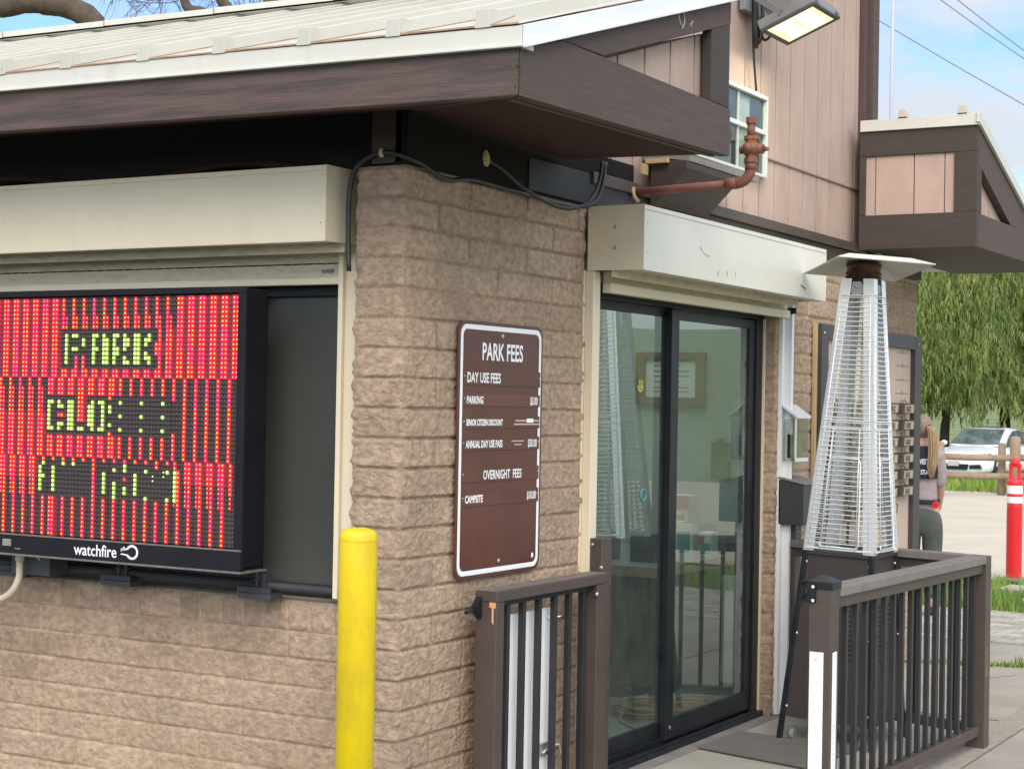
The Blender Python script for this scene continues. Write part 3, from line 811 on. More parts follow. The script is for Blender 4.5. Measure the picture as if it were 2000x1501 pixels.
# right hand rake of the near roof
mb = MB()
def rakez(y): return 2.578 + .300 * (y + .5)
mb.add([(.735, -.508, rakez(-.508)), (.735, 1.07, rakez(1.07)), (.735, 1.07, rakez(1.07) + .066), (.735, -.508, rakez(-.508) + .066),
        (.66, -.508, rakez(-.508)), (.66, 1.07, rakez(1.07)), (.66, 1.07, rakez(1.07) + .066), (.66, -.508, rakez(-.508) + .066)],
       [(0, 1, 2, 3), (0, 4, 5, 1), (3, 2, 6, 7), (1, 5, 6, 2)])
mb.bar((.741, -.512, rakez(-.51) + .005), (.741, 1.07, rakez(1.07) + .005), .012, .010)
build('rake_edge', mb, mat('white rake trim', (.78, .79, .80), .35, c2=(.70, .72, .74), nscale=3), B, bevel=.002)
mb = MB(); mb.prism([(-.5, 2.44), (1.05, 2.472), (1.05, 2.645), (-.237, 2.650), (-.5, 2.578)], 'x', .68, .72); mb.v = [((x, -.4992 if x > .7 else -.459, z) if y < -.49 else (x, y, z)) for x, y, z in mb.v]; build('eave_beam', mb, M['beam'], B, bevel=.002)
mb = MB(); mb.prism([(-.237, 2.6515), (.035, 2.6535), (1.05, 2.957), (1.05, rakez(1.05) + .03), (-.237, rakez(-.237) + .002)], 'x', .683, .7175); build('rake_board', mb, M['beam'], B, bevel=.003)
mb = MB(); mb.box(.675, .715, .885, 1.05, 2.648, 3.00); build('end_post', mb, M['beamdark'], B, bevel=.004)
def plank_wall(mb, x, y0, y1, zlo, zhi, pitch=.2032, ph=0.0, nx=1):
    """vertical grooved siding in a plane of constant x; zlo/zhi callables or numbers"""
    fl = zlo if callable(zlo) else (lambda y: zlo); fh = zhi if callable(zhi) else (lambda y: zhi)
    g = .0065; k = math.floor((y0 - ph) / pitch); cuts = []
    while ph + k * pitch < y1:
        c = ph + k * pitch
        if c > y0: cuts.append(c)
        k += 1
    ed = [y0]; 
    for c in cuts: ed += [c - g, c + g]
    ed.append(y1)
    for i in range(0, len(ed) - 1, 2):
        a, b = ed[i], ed[i + 1]
        if b <= a: continue
        mb.prism([(a, fl(a)), (b, fl(b)), (b, fh(b)), (a, fh(a))], 'x', x - .012, x)
    mb.prism([(y0, fl(y0)), (y1, fl(y1)), (y1, fh(y1)), (y0, fh(y0))], 'x', x - .02, x - .009, mi=1)
grv = mat('siding groove', (.20, .13, .115), .9)
mb = MB(); plank_wall(mb, .665, -.1, .92, 2.60, lambda y: min(3.2, max(2.62, 2.62 + .30 * (y + .02))), ph=.235); build('siding_panel', mb, [M['siding'], grv], B)

# tower with grooved siding
mb = MB()
plank_wall(mb, -.028, 1.3, 4.66, 2.485, 2.797, ph=.34)
plank_wall(mb, -.028, 1.3, 4.66, 2.803, 4.4, ph=.34)
build('tower_siding', mb, [M['siding'], grv], B)
mb = MB(); mb.bar((-.026, 3.2, 2.80), (-.026, 4.66, 2.80), .012, .008); build('tower_flashing', mb, grv, B)
mb = MB(); mb.box(-1.6, -.05, 2.03, 2.06, 2.46, 4.4); mb.box(-1.6, -.05, 4.75, 4.78, 2.46, 4.4); mb.box(-.06, -.05, 2.06, 4.75, 2.40, 4.4); build('tower_light_shaft', mb, M['interiorwall'], B)  # unseen shell left hollow and open on top, shaped to let sky light in
mb = MB(); mb.box(-.028, .03, 1.30, 4.67, 2.437, 2.484); build('tower_base_trim', mb, M['railbrown'], B, bevel=.003)
mb = MB(); mb.box(-.04, .008, 1.705, 4.70, 2.345, 2.436); build('wall_plate', mb, M['beamdark'], B, bevel=.003)
mb = MB(); mb.box(-.03, .006, 4.665, 4.73, 2.40, 4.4); build('corner_board', mb, mat('reddish corner board', (.085, .045, .042), .7, c2=(.06, .035, .034), nscale=7, stretch=(5, 5, .6)), B, bevel=.003)
mb = MB(); mb.box(-.03, .034, 4.733, 4.83, 2.40, 4.4); build('corner_board', mb, M['beam'], B, bevel=.004)

# tower window
mb = MB()
y0, y1, z0, z1 = 2.30, 3.225, 2.692, 3.098
fr = .020
mb.box(-.026, .0, y0, y1, z1 - fr, z1); mb.box(-.026, .0, y0, y1, z0, z0 + fr * .7); mb.box(-.026, .0, y1 - fr * .9, y1, z0 + fr * .7, z1 - fr); mb.box(-.026, .0, y0, y0 + fr, z0 + fr * .7, z1 - fr)
mb.box(-.026, -.004, y0 + fr, y1 - fr * .9, 2.905, 2.927); mb.box(-.026, -.012, 2.872, 2.880, z0 + fr * .7, z1 - fr)
twf = build('tower_window', mb, mat('grey white window frame', (.56, .57, .56), .5, c2=(.48, .49, .48), nscale=6), B, bevel=.002)
mb = MB(); mb.box(-.022, -.020, y0 + .02, y1 - .02, z0 + .01, z1 - .01); build('pane', mb, M['winglass'], twf)
mb = MB(); mb.box(-.0265, -.0255, 2.885, 3.04, z0, 3.06); build('curtain', mb, M['curtain'], twf)
mb = MB(); mb.box(-.0268, -.0258, y0, 2.884, z0, z1); mb.box(-.0268, -.0258, 3.041, y1, z0, z1); build('dark_interior', mb, M['screen'], twf)
# sloped cover box under that window
mb = MB(); mb.prism([(.03, 2.600), (.20, 2.585), (.20, 2.555), (.05, 2.405), (.03, 2.405)], 'y', 1.82, 2.37); build('window_shelf', mb, M['beamdark'], B, bevel=.003)
mb = MB(); mb.prism([(-.02, 2.650), (.203, 2.612), (.203, 2.587), (.035, 2.612), (.035, 2.60), (-.02, 2.60)], 'y', 1.85, 2.62); build('shelf_edge', mb, M['greyedge'], B, bevel=.002)
mb = MB(); mb.box(.02, .12, 1.79, 1.815, 2.58, 2.60); mb.box(.018, .03, 1.74, 1.80, 2.53, 2.575); build('shelf_bracket', mb, M['ply'], B)

# far eave block
mb = MB()
mb.box(.04, .70, 4.50, 4.545, 2.966, 3.105); mb.box(.04, .70, 4.50, 4.545, 2.445, 2.637); mb.box(.574, .70, 4.50, 4.545, 2.637, 2.966); mb.box(.04, .075, 4.50, 4.545, 2.637, 2.966)
build('end_frame', mb, M['beamdark'], B, bevel=.003)
mb = MB()
for a, b in ((.075, .126), (.132, .345), (.352, .516), (.522, .574)): mb.box(a, b, 4.515, 4.53, 2.637, 2.966)
mb.box(.075, .574, 4.527, 4.54, 2.637, 2.966, mi=1)
build('end_siding', mb, [M['siding'], grv], B)
mb = MB(); mb.prism([(4.546, 2.445), (6.6, 2.455), (6.6, 2.632), (4.546, 2.632)], 'x', .655, .70); build('eave_beam', mb, M['beam'], B, bevel=.003)
def z2(y): return 3.165 - .340 * (y - 4.5)
mb = MB(); mb.prism([(4.546, 2.90), (4.546, 3.098), (6.1, z2(6.1) - .06), (6.1, z2(6.1) - .205), (5.38, 2.6335), (5.25, 2.6335)], 'x', .66, .698); build('rake_board', mb, M['beam'], B, bevel=.003)
mb = MB(); mb.prism([(4.55, 2.634), (4.61, 2.634), (4.61, 2.92), (4.55, 2.92)], 'x', .657, .697); build('end_post', mb, M['beamdark'], B, bevel=.003)
mb = MB(); plank_wall(mb, .652, 4.60, 5.3, 2.63, lambda y: max(2.632, 2.93 - .40 * (y - 4.6)), ph=4.72); build('siding_panel', mb, [M['siding'], grv], B)
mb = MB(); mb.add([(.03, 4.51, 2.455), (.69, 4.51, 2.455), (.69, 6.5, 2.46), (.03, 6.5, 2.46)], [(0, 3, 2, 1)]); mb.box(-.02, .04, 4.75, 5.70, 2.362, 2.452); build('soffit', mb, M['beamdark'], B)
mb = MB(); mb.box(.045, .716, 4.485, 4.52, 3.105, 3.168)
mb.prism([(4.47, z2(4.47) + .004), (4.47, z2(4.47) - .058), (6.2, z2(6.2) - .058), (6.2, z2(6.2) + .004)], 'x', .70, .718); build('drip_edge', mb, M['trim'], B, bevel=.002)
mb = MB(); mb.add([(.04, 4.5, 3.166), (.70, 4.5, 3.166), (.70, 6.2, z2(6.2)), (.04, 6.2, z2(6.2))], [(0, 1, 2, 3)]); mb.add([(.04, 5.8, 2.46), (-3, 5.8, 2.46), (-3, 6.3, 2.46), (.7, 6.3, 2.46)], [(0, 1, 2, 3)])
roof2 = build('roof', mb, M['roof'], B)
for xc in (.288, .618):
    mb = MB(); vs = []
    for yy in (4.478, 6.2): vs += [(xc - .026, yy, z2(yy)), (xc + .026, yy, z2(yy)), (xc + .019, yy, z2(yy) + .042), (xc - .019, yy, z2(yy) + .042)]
    mb.add(vs, [(0, 1, 2, 3), (4, 7, 6, 5), (1, 5, 6, 2), (2, 6, 7, 3), (3, 7, 4, 0)])
    build('roof_rib', mb, mat('cream rib', (.50, .45, .35), .5), roof2, bevel=.002)

# ------------------------------------------------------------------ sliding door
D = MB()
D.box(-.15, -.06, 1.31, 3.36, 1.995, 2.06); D.box(-.15, -.06, 3.275, 3.352, .03, 1.995); D.box(-.15, -.06, 1.30, 1.36, .03, 1.995); D.box(-.16, -.03, 1.31, 3.36, .004, .03); D.box(-.10, -.088, 1.36, 3.275, .03, .055); D.box(-.05, -.035, 1.36, 3.3, .03, .042)
door = build('sliding_door', D, M['black'], B, bevel=.002)
mb = MB()      # fixed near leaf
mb.box(-.125, -.10, 1.36, 2.37, 1.955, 1.995); mb.box(-.125, -.10, 1.36, 2.37, .055, .125); mb.box(-.125, -.10, 1.36, 1.40, .125, 1.955); mb.box(-.125, -.095, 2.285, 2.37, .055, 1.99)
lf = build('fixed_leaf', mb, M['black'], door, bevel=.002)
mb = MB()
mb.box(-.095, -.07, 2.30, 3.28, 1.945, 1.990); mb.box(-.095, -.07, 2.30, 3.28, .045, .14); mb.box(-.095, -.066, 2.275, 2.355, .045, 1.990); mb.box(-.095, -.07, 3.205, 3.272, .14, 1.945)
lf2 = build('sliding_leaf', mb, M['black'], door, bevel=.002)
mb = MB(); mb.lathe([(.010, 0), (.010, .004)], (0, 0, 0), 10); mb.v = [(-.064 + z, 2.315 + x, .10 + y) for x, y, z in mb.v]; build('latch_screw', mb, M['metal'], door)
mb = MB(); mb.box(-.114, -.110, 1.395, 2.29, .12, 1.96); build('glass', mb, M['doorglass'], door)
mb = MB(); mb.box(-.084, -.080, 2.35, 3.21, .135, 1.95); build('glass', mb, M['doorglass'], door)
mb = MB()
for r0, r1 in ((.030, .022), (.016, .010)):
    for k in range(14):
        a0, a1 = R(185 + 170 * k / 14), R(185 + 170 * (k + 1) / 14)
        mb.quad(*[(-.1085, 2.045 + r * math.cos(a), 1.642 + r * math.sin(a)) for r, a in ((r0, a0), (r0, a1), (r1, a1), (r1, a0))])
for k in range(3): mb.box(-.1088, -.1082, 2.03 + k * .015, 2.036 + k * .015, 1.635, 1.665)
build('yellow_sticker', mb, mat('yellow sticker', (.55, .50, .12), .6), door)
mb = MB(); mb.tube([(-.107, 2.09 + .026 * math.cos(a), 1.157 + .026 * math.sin(a)) for a in np.linspace(0, 6.28, 20)], .004, 6); build('hook_ring', mb, M['teal'], door)
mb = MB(); mb.box(-.064, -.05, 3.35, 3.366, .01, 2.0); build('caulk', mb, M['cream'], door)
mb = MB(); mb.box(-.19, .045, 1.28, 3.37, -.004, .0035); build('threshold', mb, mat('stained threshold concrete', (.23, .21, .19), .9, c2=(.16, .15, .135), nscale=7), B)

# ------------------------------------------------------------------ roller shutters
def shutter(label, front):
    if front:
        t = thing('roller_shutter', label, 'shutter', (-1.8, .1, 1.9))
        # housing along x
        x0, x1, yf, yb, za, zb = -3.3, -.256, -.1, .17, 2.09, 2.345
        mb = MB(); mb.box(x0, x1 - .004, yf, yf + .004, za, zb - .018); mb.box(x0, x1 - .004, yf - .003, yb, zb - .018, zb); mb.box(x0, x1 - .004, yf, yf + .05, za - .003, za + .001)
        build('housing', mb, M['cream'], t, bevel=.0015)
        mb = MB(); mb.box(x1 - .004, x1, yf - .002, yb, za - .002, zb + .001)
        ec = build('end_cap', mb, M['cream'], t, bevel=.001)
        mb = MB()
        for (yy, zz) in ((.03, 2.27), (.02, 2.18)):
            mb = MB(); mb.ball((x1 + .001, yy, zz), .0065, 8, 0, (.4, 1, 1)); build('screw', mb, M['metal'], ec)
        for (xx, zz) in ((x1 - .02, 2.315), (x1 - .02, 2.15), (-.98, 2.338)):
            mb = MB(); mb.ball((xx, yf - .001, zz), .0035, 6, 0, (1, .4, 1)); build('screw', mb, M['metal'], ec)
        mb = MB(); mb.box(x0, x1 - .008, yf + .055, yb - .002, za + .01, za + .02); mb.box(x0, x1 - .008, .02, .03, za - .03, za + .009, mi=0)
        build('inner_plate', mb, M['creamdirt'], t)
        mb = MB(); mb.box(-.345, -.245, .118, .166, .852, za + .006); mb.box(-.345, -.325, .10, .119, .858, za - .02)
        build('guide_rail', mb, M['cream'], t, bevel=.002)
        mb = MB(); mb.box(x0, -.346, .128, .142, 2.035, 2.10); mb.box(x0, -.346, .125, .145, 1.985, 2.030, mi=0)
        for k in range(60):
            xx = -.38 - k * .05
            mb.box(xx - .03, xx, .126, .129, 2.0305, 2.0345, mi=1)
        build('slat_curtain', mb, [M['creamdirt'], M['dark']], t)
        mb = MB(); mb.box(x0, -.346, .112, .150, 1.958, 1.984); build('bottom_bar', mb, M['cream'], t, bevel=.003)
        mb = MB(); mb.box(-.43, -.385, .118, .126, 2.0, 2.012); build('slat_lock', mb, M['greyedge'], t)
    else:
        t = thing('roller_shutter', label, 'shutter', (.13, 2.33, 1.9))
        y0, y1, xf, za, zb = 1.292, 3.37, .26, 2.088, 2.342
        mb = MB(); mb.box(xf - .004, xf, y0 + .004, y1 - .004, za, zb - .018); mb.box(0.014, xf + .003, y0 + .004, y1 - .004, zb - .018, zb); mb.box(xf - .06, xf, y0 + .004, y1 - .004, za - .003, za + .001)
        build('housing', mb, mat('cream metal with sky tint', (.68, .65, .57), .4, c2=(.63, .60, .53), nscale=2.2, bump=.16, bscale=3.2, dirt=[((.44, .40, .33), 3, (1.6, 1.6, .8), .54, .85, .28), ((.34, .31, .27), 26, (1, 1, 1), .69, .76, .5)]), t, bevel=.0015)  # same cream, with the bluish sky light put into its colour
        ec = None
        for (yy, nm) in ((y0, 'end_cap'), (y1 - .004, 'end_cap')):
            mb = MB(); mb.box(.012, xf + .002, yy, yy + .004, za - .002, zb + .001)
            e = build(nm, mb, M['cream'], t, bevel=.001); ec = ec or e
        mb = MB()
        for zz in (2.257, 2.175):
            mb = MB(); mb.ball((.135, y0 - .001, zz), .0075, 8, 0, (1, .4, 1)); build('screw', mb, M['metal'], ec)
        for (yy, zz) in ((y0 + .03, 2.27), (y0 + .03, 2.155), (3.34, 2.12)):
            mb = MB(); mb.ball((xf + .001, yy, zz), .0035, 6, 0, (.4, 1, 1)); build('screw', mb, M['metal'], ec)
        mb = MB()
        for a in range(9):
            th = R(200 + a * 9); mb.ball((xf + .0002, 1.93 + .10 * math.cos(th), 2.24 + .05 * math.sin(th)), .004, 5, 0, (.12, 1.6, .8))
        for yy, zz in ((2.02, 2.125), (2.12, 2.132), (2.21, 2.135)): mb.bar((xf + .0006, yy, zz - .012), (xf + .0006, yy + .012, zz + .012), .0012, .004, up=(1, 0, 0))
        mb.bar((xf + .0008, 3.02, 2.145), (xf + .0008, 3.09, 2.130), .0016, .008, up=(1, 0, 0))
        build('scuff_marks', mb, M['greyedge'], t)
        mb = MB(); mb.box(.02, xf - .065, y0 + .01, y1 - .01, za + .012, za + .02); mb.box(.115, .125, y0 + .01, y1 - .01, za - .028, za + .014)
        build('inner_plate', mb, M['creamdirt'], t)
        mb = MB(); mb.box(.004, .040, 1.296, 1.352, .004, za - .003); mb.box(.004, .032, 1.3522, 1.372, .004, za - .02); mb.box(-.10, .003, 1.283, 1.312, .004, za)
        build('guide_rail', mb, M['cream'], t, bevel=.002)
        mb = MB(); mb.box(.002, .025, 3.405, 3.465, .006, za - .003); mb.box(.012, .062, 3.440, 3.468, .004, za - .003)
        build('guide_rail', mb, M['white'], t, bevel=.002)
        mb = MB(); mb.box(.03, .05, 1.40, 3.40, 2.045, 2.09); build('slat_curtain', mb, M['creamdirt'], t)
        mb = MB(); mb.box(.026, .066, 1.40, 3.40, 2.005, 2.044); build('bottom_bar', mb, M['cream'], t, bevel=.003)
        mb = MB(); mb.box(.03, .09, 3.41, 3.425, 2.03, 2.06); mb.tube([(.06, 3.40, 2.03), (.06, 3.46, 2.035)], .006, 6); build('end_lock', mb, M['black'], t)
    return t
shutter('cream roller shutter over the front window above the red message board', True)
shutter('cream roller shutter over the glass sliding door right of the fee sign', False)

# ------------------------------------------------------------------ LED message board
def led_board():
    t = thing('message_board', 'black electronic message board in the front window showing green PARK CLOSED text on red columns', 'sign', (-1.4, .1, .94))
    YF = -.100
    W0 = -2.62                                     # left end outside the picture
    mb = MB(); mb.box(W0, -.600, YF + .012, .035, .962, 1.936); build('cabinet', mb, M['housing'], t, bevel=.004)
    mb = MB()
    mb.box(W0, -.586, YF - .006, YF + .012, 1.918, 1.938); mb.box(-.622, -.586, YF - .006, YF + .012, 1.020, 1.918); mb.box(W0, -.586, YF - .010, YF + .012, .950, 1.020)
    fr = build('bezel', mb, M['housing'], t, bevel=.002)
    mb = MB(); mb.box(W0, -.582, YF - .016, .035, .944, .951); mb.box(W0, -.586, YF - .0125, YF, 1.020, 1.026)
    build('lip', mb, M['lip'], t, bevel=.001)
    # lettering and flame emblem on the lower bezel
    mb = MB()
    put_text(mb, 'watchfire', .060, (-1.365, YF - .0112, .966), (1, 0, 0), (0, 0, 1), xs=.93, bold=.0006)
    n = 22; c = Vector((-1.082, YF - .0112, .990)); ro, ri = .0265, .0185
    pts = []
    for k in range(n + 1):
        a = R(208) - R(232 + 126) * 0 - R(300) * k / n
        pts.append((a,))
    def ring(a, r): return c + Vector((r * math.cos(a) * 1.12, 0, r * math.sin(a)))
    for k in range(n):
        a0 = R(150) - R(300) * k / n; a1 = R(150) - R(300) * (k + 1) / n
        mb.quad(ring(a0, ri), ring(a0, ro), ring(a1, ro), ring(a1, ri))
    for sgn in (1, -1):
        a = ring(R(150) * sgn, ro); b = ring(R(150) * sgn, ri)
        mb.quad(a, b, c + Vector((-.050, 0, .004 * sgn - .002)), c + Vector((-.056, 0, .010 * sgn)))
    mb.quad(c + Vector((-.040, 0, .012)), c + Vector((-.030, 0, .013)), c + Vector((-.048, 0, .002)), c + Vector((-.056, 0, .000)))
    vs = [(-1.122 + .0045 * math.cos(k * .6283), YF - .0112, 1.004 + .0045 * math.sin(k * .6283)) for k in range(10)]
    mb.add(vs, [tuple(range(10))])
    build('maker_lettering', mb, M['whitemark'], fr)
    mb = MB(); mb.quad((-1.735, YF - .0105, .978), (-1.69, YF - .0105, .978), (-1.69, YF - .0105, 1.004), (-1.735, YF - .0105, 1.004)); mb.quad((-1.67, YF - .0105, .968), (-1.64, YF - .0105, .968), (-1.64, YF - .0105, .972), (-1.67, YF - .0105, .972))
    build('sticker', mb, M['greyedge'], fr)
    # pixel map: groups of three columns (two diodes and a gap) by 54 rows
    NG = 36
    P3 = .05065; PX = .0159; RZ = .01632; XR = -.640; ZT = 1.9025
    def gx(g, sub, band):                          # g counts from the right edge of the board
        return XR - g * P3 - (.0155 if band == 1 else (.004 if band == 2 else 0)) + (sub - 1) * PX + .0155
    lit = {}
    def setp(band, r, g, s, kind): lit[(band, r, g, s)] = kind
    for g in range(NG):
        q = 22 - g                                 # q counts from the left edge of the picture
        for r in range(18):
            # top band
            if q <= 5 or q >= 17: setp(0, r, g, 0, 'r'); setp(0, r, g, 1, 'r')
            else:
                if r < 7: setp(0, r, g, 0, 'r')
                if 4 <= r < 7: setp(0, r, g, 1, 'f')
                if r >= 16: setp(0, r, g, 0, 'r'); setp(0, r, g, 1, 'r')
                if q == 16 and r >= 7: setp(0, r, g, 0, 'r'); setp(0, r, g, 1, 'r')
                if q == 15 and 7 <= r <= 15: setp(0, r, g, 1, 'r')
                if q == 15 and 10 <= r <= 12: setp(0, r, g, 0, 'r')
            # middle band
            if q <= 4:
                setp(1, r, g, 0, 'r')
                if r >= 2: setp(1, r, g, 1, 'f' if r < 8 else 'r')
            elif q <= 11:
                if r < 4 or r >= 13: setp(1, r, g, 0, 'r'); setp(1, r, g, 1, 'r')
            elif q <= 16:
                if r < 4 or r >= 13: setp(1, r, g, 0, 'r')
            elif q == 17:
                if r < 5 or r >= 12: setp(1, r, g, 0, 'r')
            else: setp(1, r, g, 0, 'r')
            # bottom band
            if q <= 3:
                setp(2, r, g, 1, 'r')
                if r < 9: setp(2, r, g, 0, 'f' if r > 4 else 'r')
            elif q >= 17 and q <= 21:
                setp(2, r, g, 1, 'r')
                if r < 10: setp(2, r, g, 0, 'f' if r > 4 else 'r')
            elif q >= 22:
                if r < 10: setp(2, r, g, 0, 'f' if r > 6 else 'r')
            else:
                if r >= 9: setp(2, r, g, 1, 'r')
                if r == 0: setp(2, r, g, 1, 'r'); 
                if q == 9: setp(2, r, g, 1, 'r')
    def G(band, q, s, rows, kind='g'):
        for r in rows: setp(band, r, 22 - q, s, kind)
    # PARK
    G(0, 6, 1, range(8, 15)); G(0, 7, 0, (8, 11)); G(0, 7, 1, (8, 11)); G(0, 8, 0, (9, 10)); G(0, 7, 1, (13, 14, 15), 'r'); G(0, 8, 0, (13, 14, 15), 'r')
    G(0, 9, 0, range(8, 15)); G(0, 9, 1, (8, 11)); G(0, 10, 0, range(8, 15)); G(0, 10, 1, range(9, 15))
    G(0, 11, 0, range(8, 15)); G(0, 11, 1, (8, 11, 12)); G(0, 12, 0, (8, 9, 10, 11, 13, 14)); G(0, 12, 1, (9, 10, 14))
    G(0, 13, 0, range(8, 15)); G(0, 13, 1, range(8, 15)); G(0, 14, 0, (9, 10, 12, 13)); G(0, 14, 1, (8, 9, 13, 14))
    # CLOSED
    G(1, 5, 0, range(5, 12)); G(1, 5, 1, (5, 11)); G(1, 6, 0, (5, 6, 10, 11)); G(1, 6, 1, (6, 10)); G(1, 6, 0, (8,), 'r'); G(1, 6, 1, (8,), 'r')
    G(1, 7, 0, range(5, 12)); G(1, 7, 1, range(5, 12)); G(1, 8, 0, range(0, 10), 'r'); G(1, 8, 1, range(0, 10), 'r'); G(1, 8, 0, (11,)); G(1, 8, 1, (11,))
    G(1, 9, 0, range(6, 11)); G(1, 9, 1, range(5, 12)); G(1, 10, 0, (5, 11)); G(1, 10, 1, range(5, 12))
    G(1, 11, 0, (6, 7, 10)); G(1, 11, 0, (4, 12), 'r'); G(1, 12, 0, (5, 8, 11)); G(1, 14, 0, (5, 8, 11)); G(1, 16, 0, (5, 8, 11))
    # AT 6:0 ...
    G(2, 4, 0, range(2, 8)); G(2, 4, 1, (1, 4)); G(2, 5, 1, range(2, 8)); G(2, 6, 1, (1,)); G(2, 7, 1, (1,)); G(2, 5, 0, range(9, 18), 'r')
    G(2, 10, 1, range(3, 8)); G(2, 11, 1, (2, 5, 6, 7, 8)); G(2, 12, 1, (1, 2, 6, 7)); G(2, 12, 1, (4,), 'r'); G(2, 13, 1, range(3, 8)); G(2, 14, 1, (2, 8)); G(2, 15, 0, (3, 4), 'h'); G(2, 15, 1, (0, 1), 'r')
    G(2, 16, 0, (2, 3), 'h'); G(2, 16, 1, (2, 8)); G(2, 17, 0, range(2, 9)); 
    for r in range(9): lit.pop((2, r, 22 - 17, 1), None) if r < 2 else None
    mats = [M['ledoff'], M['ledgrid'], M['ledlens'], M['ledglow'], M['ledglow2'], M['ledred'], M['ledpink'], M['ledamber'], M['ledgreen'], M['ledgglow'], M['leddim']]
    oct_ = [(math.cos(R(22.5 + 45 * k)), math.sin(R(22.5 + 45 * k))) for k in range(8)]
    for band in range(3):
        for mod in range(6):
            mb = MB()
            g0, g1 = mod * 6, mod * 6 + 6
            xr = gx(g0, 1, band) + .024; xl = gx(g1 - 1, 0, band) - .012
            xr = min(xr, -.6225)
            zt = ZT - band * 18 * RZ + RZ * .55; zb = zt - 18 * RZ + .0012
            mb.box(xl, xr, YF + .0005, YF + .010, zb, zt, 0)
            for r in range(18):                    # louvre above every row
                z = ZT - (band * 18 + r) * RZ
                mb.box(xl, xr, YF - .0048, YF + .0004, z + RZ * .40, z + RZ * .52, 1)
            for g in range(g0, g1):
                for r in range(18):
                    z = ZT - (band * 18 + r) * RZ
                    for sub in (0, 1, 2):
                        x = gx(g, sub, band)
                        if x > -.624: continue
                        k = lit.get((band, r, g, sub))
                        if sub == 2 and lit.get((band, r, g, 1)) == 'r' and lit.get((band, r, g, 0)) == 'r':
                            mb.quad((x - .009, YF + .0002, z - RZ * .5), (x + .009, YF + .0002, z - RZ * .5), (x + .009, YF + .0002, z + RZ * .39), (x - .009, YF + .0002, z + RZ * .39), 10)
                        if k is None or sub == 2:
                            mb.quad((x - .0025, YF - .0008, z - .005), (x + .0025, YF - .0008, z - .005), (x + .0025, YF - .0008, z + .004), (x - .0025, YF - .0008, z + .004), 2)
                            continue
                        rd = .0036 if k in 'r' else (.0026 if k == 'f' else (.0060 if k == 'g' else .0032))
                        if k in 'rf':
                            h = _hash(np.array([g * 3 + sub]), np.array([(r + band * 18) // 3]), 5)[0] * .7 + .3 * rng.rand()
                            dm = 7 if h > .64 else (6 if h < .27 else 5)
                            bm_ = 4 if dm == 6 else 3
                            hw = .0080 if k == 'r' else .0045
                            mb.quad((x - hw, YF - .0007, z - RZ * .5), (x + hw, YF - .0007, z - RZ * .5), (x + hw, YF - .0007, z + RZ * .395), (x - hw, YF - .0007, z + RZ * .395), bm_)
                            if k == 'r':
                                mb.quad((x - .0075, YF - .0051, z + RZ * .395), (x + .0075, YF - .0051, z + RZ * .395), (x + .0075, YF - .0051, z + RZ * .525), (x - .0075, YF - .0051, z + RZ * .525), bm_)
                        else:
                            dm = 8
                            if k == 'g':
                                mb.quad((x - .007, YF - .0007, z - RZ * .5), (x + .009, YF - .0007, z - RZ * .5), (x + .009, YF - .0007, z + RZ * .39), (x - .007, YF - .0007, z + RZ * .39), 9)
                        vs = [(x + rd * a, YF - .0030, z + rd * b) for a, b in oct_] + [(x + rd * .55 * a, YF - .0052, z + rd * .55 * b) for a, b in oct_]
                        fs = [tuple(range(8, 16))] + [(i, (i + 1) % 8, 8 + (i + 1) % 8, 8 + i) for i in range(8)]
                        mb.add(vs, fs, dm)
            build('led_module', mb, mats, t)
    mb = MB(); mb.box(-1.80, -1.60, .00, .10, .86, .944); build('mounting_foot', mb, M['greybox'], t, bevel=.003)
    return t
led_board()
mb = MB()
pts = [(-1.725, -.03, .946), (-1.725, -.03, .90)] + [(-1.725 - .10 * math.sin(R(a)) * .0 - .11 * (1 - math.cos(R(a))), -.03 - .02 * math.sin(R(a)), .86 - .10 * math.sin(R(a))) for a in range(0, 91, 15)] + [(-1.98, -.06, .752), (-2.3, -.06, .745)]
mb.tube(pts, .0135, 12); mb.lathe([(.017, 0), (.017, .022), (.015, .026)], (-1.725, -.03, .915), 14)
o = build('conduit', mb, M['conduit']); tag(o, 'tan bent conduit dropping out of the underside of the message board', 'conduit')
mb = MB(); mb.tube([(-1.66, -.02, .946), (-1.65, .0, .92), (-1.62, .05, .90), (-1.60, .09, .892)], .003, 6)
o = build('thin_cable', mb, M['conduit']); tag(o, 'thin pale cable beside the tan conduit under the message board', 'cable')

